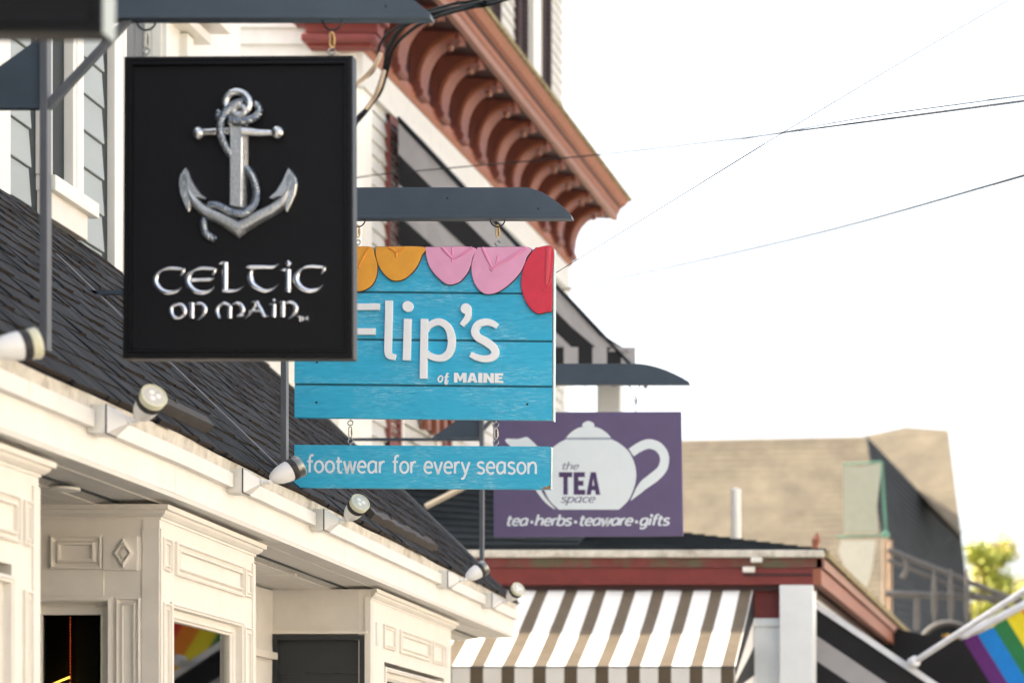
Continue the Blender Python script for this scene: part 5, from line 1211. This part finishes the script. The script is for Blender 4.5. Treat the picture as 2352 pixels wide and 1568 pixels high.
# ---- porch front awning
fa = thing('awning', 'sunlit striped front awning below the dark red fascia', 'awning', (pxx(1400), DP-.6, 3.0))
dT, dB = DP-.0+.09, 17.2; zT, zB = pz(1350, dT), EYE+(VY-1533)*dB/F
x = pxx(1038-72*6, dB)*1.0; i = 0; wB, wD = 42*dB/F, 30*dB/F
xR = pxx(1688, dB)
x = pxx(1038, dB) - 5*(wB+wD)
while x < xR:
    for w_, mt in ((wB, 'awn_white'), (wD, 'awn_black')):
        x2 = min(x+w_, xR)
        if x2 <= x: break
        n_ = 10; vs = []
        for j in range(n_+1):
            u = j/n_; dd = dT+(dB-dT)*u; zz_ = zT+(zB-zT)*u - .025*math.sin(math.pi*u)
            sg_ = lambda q_: .010*math.sin(q_*3.3+u*2)*math.sin(math.pi*u) + .004*math.sin(q_*17+u*9)
            vs += [(x, dd, zz_+sg_(x)), (x2, dd, zz_+sg_(x2))]
        mb = MB(); mb.v = vs
        for j in range(n_): mb.f.append((2*j, 2*j+1, 2*j+3, 2*j+2)); mb.mi.append(0)
        ob = mb.build('canopy_stripe', mt, fa, fix=False); ob.modifiers.new('t', 'SOLIDIFY').thickness = .004
        MB().prism(scallop(0, 0, x2-x-.001, .17, .03), (x, dB-.004, zB), X3, Z3, (0, .004, 0)).build('valance_tab', mt, fa)
        x = x2
MB().tube([(pxx(1038, dB)-2, dB+.01, zB), (xR, dB+.01, zB)], .014, 8).build('front_bar', 'wire', fa)
for k_, (mt, f0, f1) in enumerate((('awn_ink', 0, .25), ('awn_white', .25, .5), ('awn_ink', .5, .75), ('awn_white', .75, 1))):
    p0 = V((xR+.004, dT, zT)); p1 = V((xR+.004, dB, zB)); bt_ = V((xR+.004, dT, zB-.2)); b2_ = V((xR+.004, dB, zB-.2))
    aq, bq = p0.lerp(bt_, f0), p0.lerp(bt_, f1); cq_, dq = p1.lerp(b2_, f1), p1.lerp(b2_, f0)
    MB().add([aq, bq, cq_, dq]+[p+X3*.004 for p in (aq, bq, cq_, dq)], [(0,1,2,3),(7,6,5,4),(0,4,5,1),(1,5,6,2),(2,6,7,3),(3,7,4,0)]).build('side_stripe', mt, fa)

# ---- side awning, right of the corner post
sa = thing('awning', 'shaded black and white side awning with white edge right of the corner post', 'awning', tuple(W(1900, 1500, 18.9)))
DS = 18.9
def sy(px, off): return 1385 + (px-1870)*.672 + off
for mt, a0, a1, nm_ in (('polewhite', -8, 9, 'edge_rail'), ('awn_ink', 9, 70, 'side_stripe'), ('awn_whiteshade', 70, 128, 'side_stripe'), ('awn_ink', 128, 186, 'side_stripe'), ('awn_whiteshade', 186, 240, 'side_stripe')):
    q = [W(1872, sy(1872, a0), DS), W(1872, sy(1872, a1), DS), W(2330, sy(2330, a1*1.04), DS), W(2330, sy(2330, a0), DS)]
    ex = .02 if nm_ == 'edge_rail' else .0
    mb = MB(); mb.add([p-Y3*ex for p in q]+[p+Y3*(.01+ex) for p in q], [(0,1,2,3),(7,6,5,4),(0,4,5,1),(1,5,6,2),(2,6,7,3),(3,7,4,0)]); mb.build(nm_, mt, sa)
# canopy of that awning runs away from us
mb = MB(); q0, q1 = W(1872, sy(1872, -4), DS), W(2330, sy(2330, -4), DS)
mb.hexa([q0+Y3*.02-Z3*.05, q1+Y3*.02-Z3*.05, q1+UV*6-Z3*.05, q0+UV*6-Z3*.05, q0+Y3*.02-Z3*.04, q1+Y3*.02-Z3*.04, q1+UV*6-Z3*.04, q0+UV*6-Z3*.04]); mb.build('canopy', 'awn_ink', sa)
# ---- black canopy beyond
DC = 25.5
bc = thing('black_canopy', 'plain black canopy behind the two white flagpoles', 'canopy', tuple(W(2150, 1500, DC)))
out = [(1880, 1640), (1880, 1376), (1925, 1384), (1990, 1412), (2050, 1440), (2120, 1456), (2200, 1466), (2260, 1480), (2300, 1505), (2350, 1560), (2420, 1640)]
q = [((px-VX)*DC/F, EYE+(VY-py)*DC/F) for px, py in out]
MB().prism(q[::-1], (0, DC, 0), X3, Z3, (0, 1.6, 0)).build('cloth', 'awn_ink', bc)

# ---- flagpoles and rainbow flag
DFg = 18.0
fpo = thing('flagpole', 'white angled flagpole rising right from the side awning edge', 'flagpole', tuple(W(2096, 1522, DS-.05)))
MB().tube([W(2094, 1523, DS-.06), W(2420, 1312, DS-1.0)], .024, 14).build('pole', 'polewhite', fpo, smooth=True)
MB().lathe([(.045, 0), (.045, .06), (.032, .07)], W(2094, 1523, DS-.06), W(2420, 1308, DS-1.6)-W(2094, 1523, DS-.06), 14).build('socket', 'polewhite', fpo, smooth=True)
f2 = thing('rainbow_flag', 'rainbow flag on a white pole at the lower right corner', 'flag', tuple(W(2215, 1442, 23.4)))
DG = 23.4
MB().tube([W(2209, 1461, DG), W(2700, 1206, DG)], .026, 14).build('pole', 'polewhite', f2, smooth=True)
MB().ball(W(2209, 1461, DG), .032, 14).build('pole_tip', 'polewhite', f2, smooth=True)
hs = [(2211, 1466), (2245, 1456), (2281, 1438), (2312, 1420), (2346, 1402), (2380, 1384), (2416, 1365)]
dn = V((104, 168))
for i, mt in enumerate(('fpurple', 'fblue', 'fgreen', 'fyellow', 'forange', 'fred')):
    (ax_, ay_), (bx_, by_) = hs[i], hs[i+1]; mb = MB(); n_ = 10
    for j in range(n_+1):
        u = j/n_*1.5
        for (hx, hy, ph) in ((ax_, ay_, i), (bx_, by_, i+1)):
            mb.v.append(tuple(W(hx+dn.x*u, hy+dn.y*u, DG + .05*math.sin(u*3.2) + .008*ph)))
    for j in range(n_): mb.f.append((2*j, 2*j+1, 2*j+3, 2*j+2)); mb.mi.append(0)
    ob = mb.build(['purple', 'blue', 'green', 'yellow', 'orange', 'red'][i]+'_stripe', mt, f2, fix=False); ob.modifiers.new('t', 'SOLIDIFY').thickness = .003
sv = MB(); sv.tube([W(2213, 1459, DG-.005), W(2352, 1389, DG-.0), W(2418, 1356, DG)], .038, 10); sv.build('flag_sleeve', 'polewhite', f2, smooth=True)

# ================================================================== banner pole with ornamental street sign
DBn = 30.0; kb = DBn/F
bp = thing('banner_pole', 'tan street pole carrying pale green banners and a gray ornamental sign arm', 'street pole', tuple(V((W(2033, 0, DBn).x, DBn, 0))))
MB().tube([(W(2033, 0, DBn).x, DBn, 0), W(2033, 1235, DBn)], 7*kb, 16).build('pole', 'tanpole', bp, smooth=True)
MB().tube([(W(2045, 0, DBn).x, DBn+.05, 0), W(2045, 1240, DBn+.05)], 5*kb, 12).build('pole', 'tanpole', bp, smooth=True)
MB().ball(W(2034, 1228, DBn), 10*kb, 16).build('pole_ball', 'green', bp, smooth=True)
def sheet(pts, d, name, matn, th=.02, parent=bp):
    q = [((px-VX)*d/F, EYE+(VY-py)*d/F) for px, py in pts]
    ar = sum(q[i-1][0]*q[i][1]-q[i][0]*q[i-1][1] for i in range(len(q)))
    if ar < 0: q = q[::-1]
    return MB().prism(q, (0, d, 0), X3, Z3, (0, th, 0)).build(name, matn, parent)
sheet([(1937, 1068), (1975, 1072), (2012, 1064), (2024, 1062), (2021, 1100), (2014, 1160), (2016, 1222), (1938, 1222)], DBn, 'banner', 'verdigris', .03)
sheet([(1932, 1240), (2012, 1240), (2004, 1300), (1990, 1350), (1978, 1378), (1962, 1340), (1940, 1300), (1925, 1265)], DBn, 'banner', 'creambanner', .03)
sheet([(2021, 1060), (2028, 1062), (2038, 1215), (2030, 1220)], DBn+.04, 'green_strut', 'green', .04)
for pts in ([(1920, 1232), (2035, 1228)], [(1935, 1066), (2026, 1060)]): MB().tube([W(*p, DBn) for p in pts], .012, 8).build('banner_rod', 'green', bp)
sg2 = [([(2040, 1262), (2350, 1385)], .034), ([(2040, 1285), (2350, 1410)], .024), ([(2035, 1362), (2350, 1375)], .040), ([(2106, 1368), (2106, 1445)], .036)]
for pts, r_ in sg2: MB().tube([W(*p, DBn-.1) for p in pts], r_, 8).build('sign_arm', 'railgray', bp, smooth=True)
for px in (2146, 2184, 2221): MB().lathe([(.01, 0), (.036, .18), (.032, .5), (.01, .68)], W(px, 1432, DBn-.15), Z3, 10).build('picket', 'railgray', bp, smooth=True)
MB().tube([W(2060+22*math.cos(rad(a)), 1300-30*math.sin(rad(a)), DBn-.1) for a in range(-60, 100, 16)], .035, 8).build('scroll', 'railgray', bp, smooth=True)
ar = thing('arched_sign', 'round topped sign with gray rim and gold lettering behind the flagpoles', 'sign', tuple(W(2175, 1480, 27.5)))
cxy = [(2178+66*math.cos(rad(a)), 1492-62*math.sin(rad(a))) for a in range(0, 181, 12)]
sheet(cxy, 27.5, 'board', 'slateroof', .06, ar)
MB().tube([W(2178+66*math.cos(rad(a)), 1492-62*math.sin(rad(a)), 27.5) for a in range(0, 181, 9)], .035, 8).build('rim', 'railgray', ar, smooth=True)
random.seed(11)
for i in range(7):
    px = 2138+i*13; mb = MB(); q = [W(px+random.uniform(-3, 3), 1476-13*math.sin((i+1)/8*3.14)+random.uniform(-8, 8), 27.45) for _ in range(3)]
    mb.tube(q, .018, 6); mb.build('gold_lettering', 'gold', ar)
MB().tube([W(2170, 1468, 27.44), W(2200, 1476, 27.44)], .05, 8).build('pink_mark', 'pinkterra', ar)

# ================================================================== FAR BUILDING with tan roof
fb_ = thing('far_building', 'tan shingled roof of a big building in the distance, part of it in shade', 'building', (-3, 52, 0))
A1, A2, A3, A4 = W(1290, 1016, 47), W(1990, 1002, 47), W(2056, 1460, 43), W(1290, 1460, 43)
def slab4(q, off, name, matn): return MB().add(list(q)+[p+V(off) for p in q], [(0,1,2,3),(7,6,5,4),(0,4,5,1),(1,5,6,2),(2,6,7,3),(3,7,4,0)]).build(name, matn, fb_)
slab4([A4, A3, A2, A1], (0, .4, 0), 'left_roof', 'tanroof')
B1, B2, B3, B4 = W(1985, 1000, 50.0), W(2178, 987, 50), W(2208, 1230, 47), W(2236, 1470, 50)
Bm = W(2050, 1470, 43); C1, C3 = W(1989, 1000, 47), W(2206, 1227, 49.5)
slab4([B1, B3, B2, W(2080, 980, 50.2)], (0, .4, -.1), 'right_roof', 'tanroof')
MB().add([C1, Bm, B4, C3]+[p+V((-.3, .5, 0)) for p in (C1, Bm, B4, C3)], [(0,1,2),(0,2,3),(6,5,4),(7,6,4),(0,4,5,1),(1,5,6,2),(2,6,7,3),(3,7,4,0)]).build('roof_shade_slab', 'tanshade', fb_)  # cast shadow on the tan roof shaped as a dark slab
def courses(q, n_, th, name, matn):
    mb = MB(); nrm = (q[1]-q[0]).cross(q[3]-q[0]).normalized()
    if nrm.y > 0: nrm = -nrm
    if name and matn == 'tanshade': nrm = V((.92, -.2, .34))
    for i in range(n_):
        t0, t1 = i/n_, (i+1.02)/n_; l0, r0, l1, r1 = q[0].lerp(q[3], t0), q[1].lerp(q[2], t0), q[0].lerp(q[3], t1), q[1].lerp(q[2], t1)
        mb.hexa([l0, r0, r1, l1, l0+nrm*th, r0+nrm*th, r1+nrm*.003, l1+nrm*.003])
    o = mb.build(name, matn, fb_); o['kind'] = 'stuff'
courses([A4, A3, A2, A1], 34, .015, 'shingle_courses', 'tanroof')
courses([B3.lerp(B1, .02), B3, B2, B1], 20, .012, 'shingle_courses', 'tanroof')
courses([Bm, B4, C3, C1], 26, .02, 'shingle_courses', 'tanshade')
MB().box(W(1290, 0, 44).x, W(2050, 0, 44).x, 44.2, 60, 0, W(0, 1455, 44).z).build('wall', 'cream', fb_)
MB().box(W(2050, 0, 50).x, W(2236, 0, 47).x, 54, 60, 0, W(0, 1455, 50).z).build('wall', 'cream', fb_)

# ================================================================== TREES
def tree(label, cx, cy, h, rx_, n_, mats_, seed):
    random.seed(seed); r = thing('tree', label, 'tree', (cx, cy, 0), 'trees at the end of the street')
    m_ = MB(); m_.tube([(cx, cy, -.2), (cx+.2, cy, h*.3), (cx-.1, cy+.1, h*.6), (cx+.1, cy, h*.9)], [.35, .26, .16, .05], 10)
    for i in range(7):
        a = i*.9; z = h*(.35+.07*i); m_.tube([(cx, cy, z), (cx+math.cos(a)*rx_*.4, cy+math.sin(a)*rx_*.4, z+h*.1), (cx+math.cos(a)*rx_*.75, cy+math.sin(a)*rx_*.75, z+h*.22)], [.12, .07, .03], 6)
    m_.build('trunk', 'bark', r, smooth=True)
    clumps = [(V((cx+random.gauss(0, rx_*.42), cy+random.gauss(0, rx_*.42), h*random.uniform(.34, .98))), random.uniform(.14, .26)*rx_) for _ in range(36)]
    for mi, mt in enumerate(mats_):
        mb = MB()
        for i in range(n_//len(mats_)):
            c, rr = random.choice(clumps[mi::len(mats_)])
            p = c + V((random.gauss(0, rr), random.gauss(0, rr), random.gauss(0, rr*.8))); s_ = random.uniform(.06, .14)
            u = V((random.gauss(0, 1), random.gauss(0, 1), random.gauss(0, 1))).normalized(); q = u.orthogonal().normalized()
            mb.add([p-u*s_, p+q*s_*.6, p+u*s_, p-q*s_*.6], [(0, 1, 2, 3)])
        mb.build('crown', mt, r, fix=False)
tree('yellow green tree beside the tan roof at the right', W(2255, 0, 88).x, 88, 11.2, 1.3, 9000, ['leafy', 'leafa'], 1)
tree('rounded green tree left of the right photo edge', W(2325, 0, 92).x, 92, 10.0, 1.9, 14000, ['leafb', 'leafa', 'leafy'], 2)
tree('green tree cut off by the right photo edge', W(2400, 0, 90).x, 90, 9.6, 1.8, 10000, ['leafb', 'leafa'], 3)

# ================================================================== CABLES AND WIRES
cb = thing('cable_bundle', 'dark service cables with beige sleeves looping beside the black anchor sign', 'cables', tuple(W(900, 120, 15)))
def wpath(pts): return catmull([W(*p) for p in pts], 6)
for i, (pts, r_) in enumerate((([(1900, -260, 10), (1180, -14, 14), (1100, 8, 14.4), (1000, 30, 15), (930, 60, 15.5), (893, 110, 16), (880, 170, 16.2), (855, 235, 16.4), (815, 285, 16.6), (770, 330, 18.95)], .014),
        ([(1900, -240, 10), (1180, -6, 14), (1080, 18, 14.4), (1000, 40, 15), (950, 66, 15.5), (905, 110, 16), (888, 170, 16.2), (868, 222, 16.4), (815, 275, 16.6), (770, 320, 18.95)], .011),
        ([(1900, -290, 10), (1150, -18, 14), (1040, 10, 14.4), (960, 36, 15), (880, 90, 15.8), (860, 160, 16), (815, 200, 16.4), (770, 260, 18.95)], .009))):
    MB().tube(wpath(pts), r_, 8).build('cable', 'wire', cb, smooth=True)
MB().tube(wpath([(875, 122, 15.9), (862, 150, 15.9), (840, 176, 16), (815, 196, 16)]), .014, 8).build('cable_sleeve', 'wirebeige', cb, smooth=True)
MB().tube(wpath([(883, 162, 15.9), (872, 200, 15.9), (858, 226, 16), (840, 250, 16)]), .012, 8).build('cable_sleeve', 'wirebeige', cb, smooth=True)
def wire(label, pts, r_, back=3.0):
    q = [W(*p) for p in pts]; q = [q[0] + (q[0]-q[1]).normalized()*back] + q + [q[-1] + (q[-1]-q[-2]).normalized()*22]
    thing('wire', label, 'wire', mesh=MB().tube(catmull(q, 5), r_, 6).build('wire', 'wire', None, smooth=True))
wire('wire crossing the terracotta cornice and rising right into the sky', [(760, 416, 17), (880, 400, 17), (1000, 389, 17), (1370, 356, 16.5), (1700, 318, 15), (1815, 303, 13), (2352, 232, 8), (2500, 212, 7)], .0042)
wire('wire splitting above the cornice wire at the right side of the sky', [(1815, 301, 13), (2000, 268, 11), (2352, 220, 8), (2500, 202, 7)], .0022)
wire('thin wire falling steeply from the top right corner', [(2400, -30, 7), (2300, 10, 8), (1800, 304, 9), (1560, 452, 10), (1320, 600, 11)], .0016, 9)
wire('wire in the middle of the sky rising to the right edge', [(1230, 678, 22), (1500, 622, 20), (1900, 530, 17), (2352, 403, 13), (2480, 366, 12)], .0065)
wire('faint wire just below the middle sky wire', [(1230, 690, 24), (1700, 600, 24), (2352, 452, 24), (2480, 420, 24)], .0021)
wire('faint wire climbing to the right edge above the far roof', [(1990, 655, 30), (2180, 560, 28), (2352, 482, 26), (2450, 440, 26)], .003*.75, 30)
wire('faint wire at the right edge above the trees', [(2180, 1240, 30), (2352, 1108, 28), (2450, 1030, 28)], .003*.75, 30)

# ================================================================== buildings across the street (out of frame, they bounce the evening sun)
ob_ = thing('opposite_building', 'row of pale storefronts across the street, outside the photo to the right', 'building', (14, 8, 0))
MB().box(13, 20, -25, 40, 0, 7.5).build('wall', 'warmwall', ob_)
MB().box(12.6, 20.2, -25.2, 40.2, 7.5, 7.9).build('roof', 'moss', ob_)
for i in range(20):
    wdw = MB().box(12.97, 13.0, -23.5+i*3.1, -22.2+i*3.1, 4.2, 6.1).build('window', 'channel', ob_)
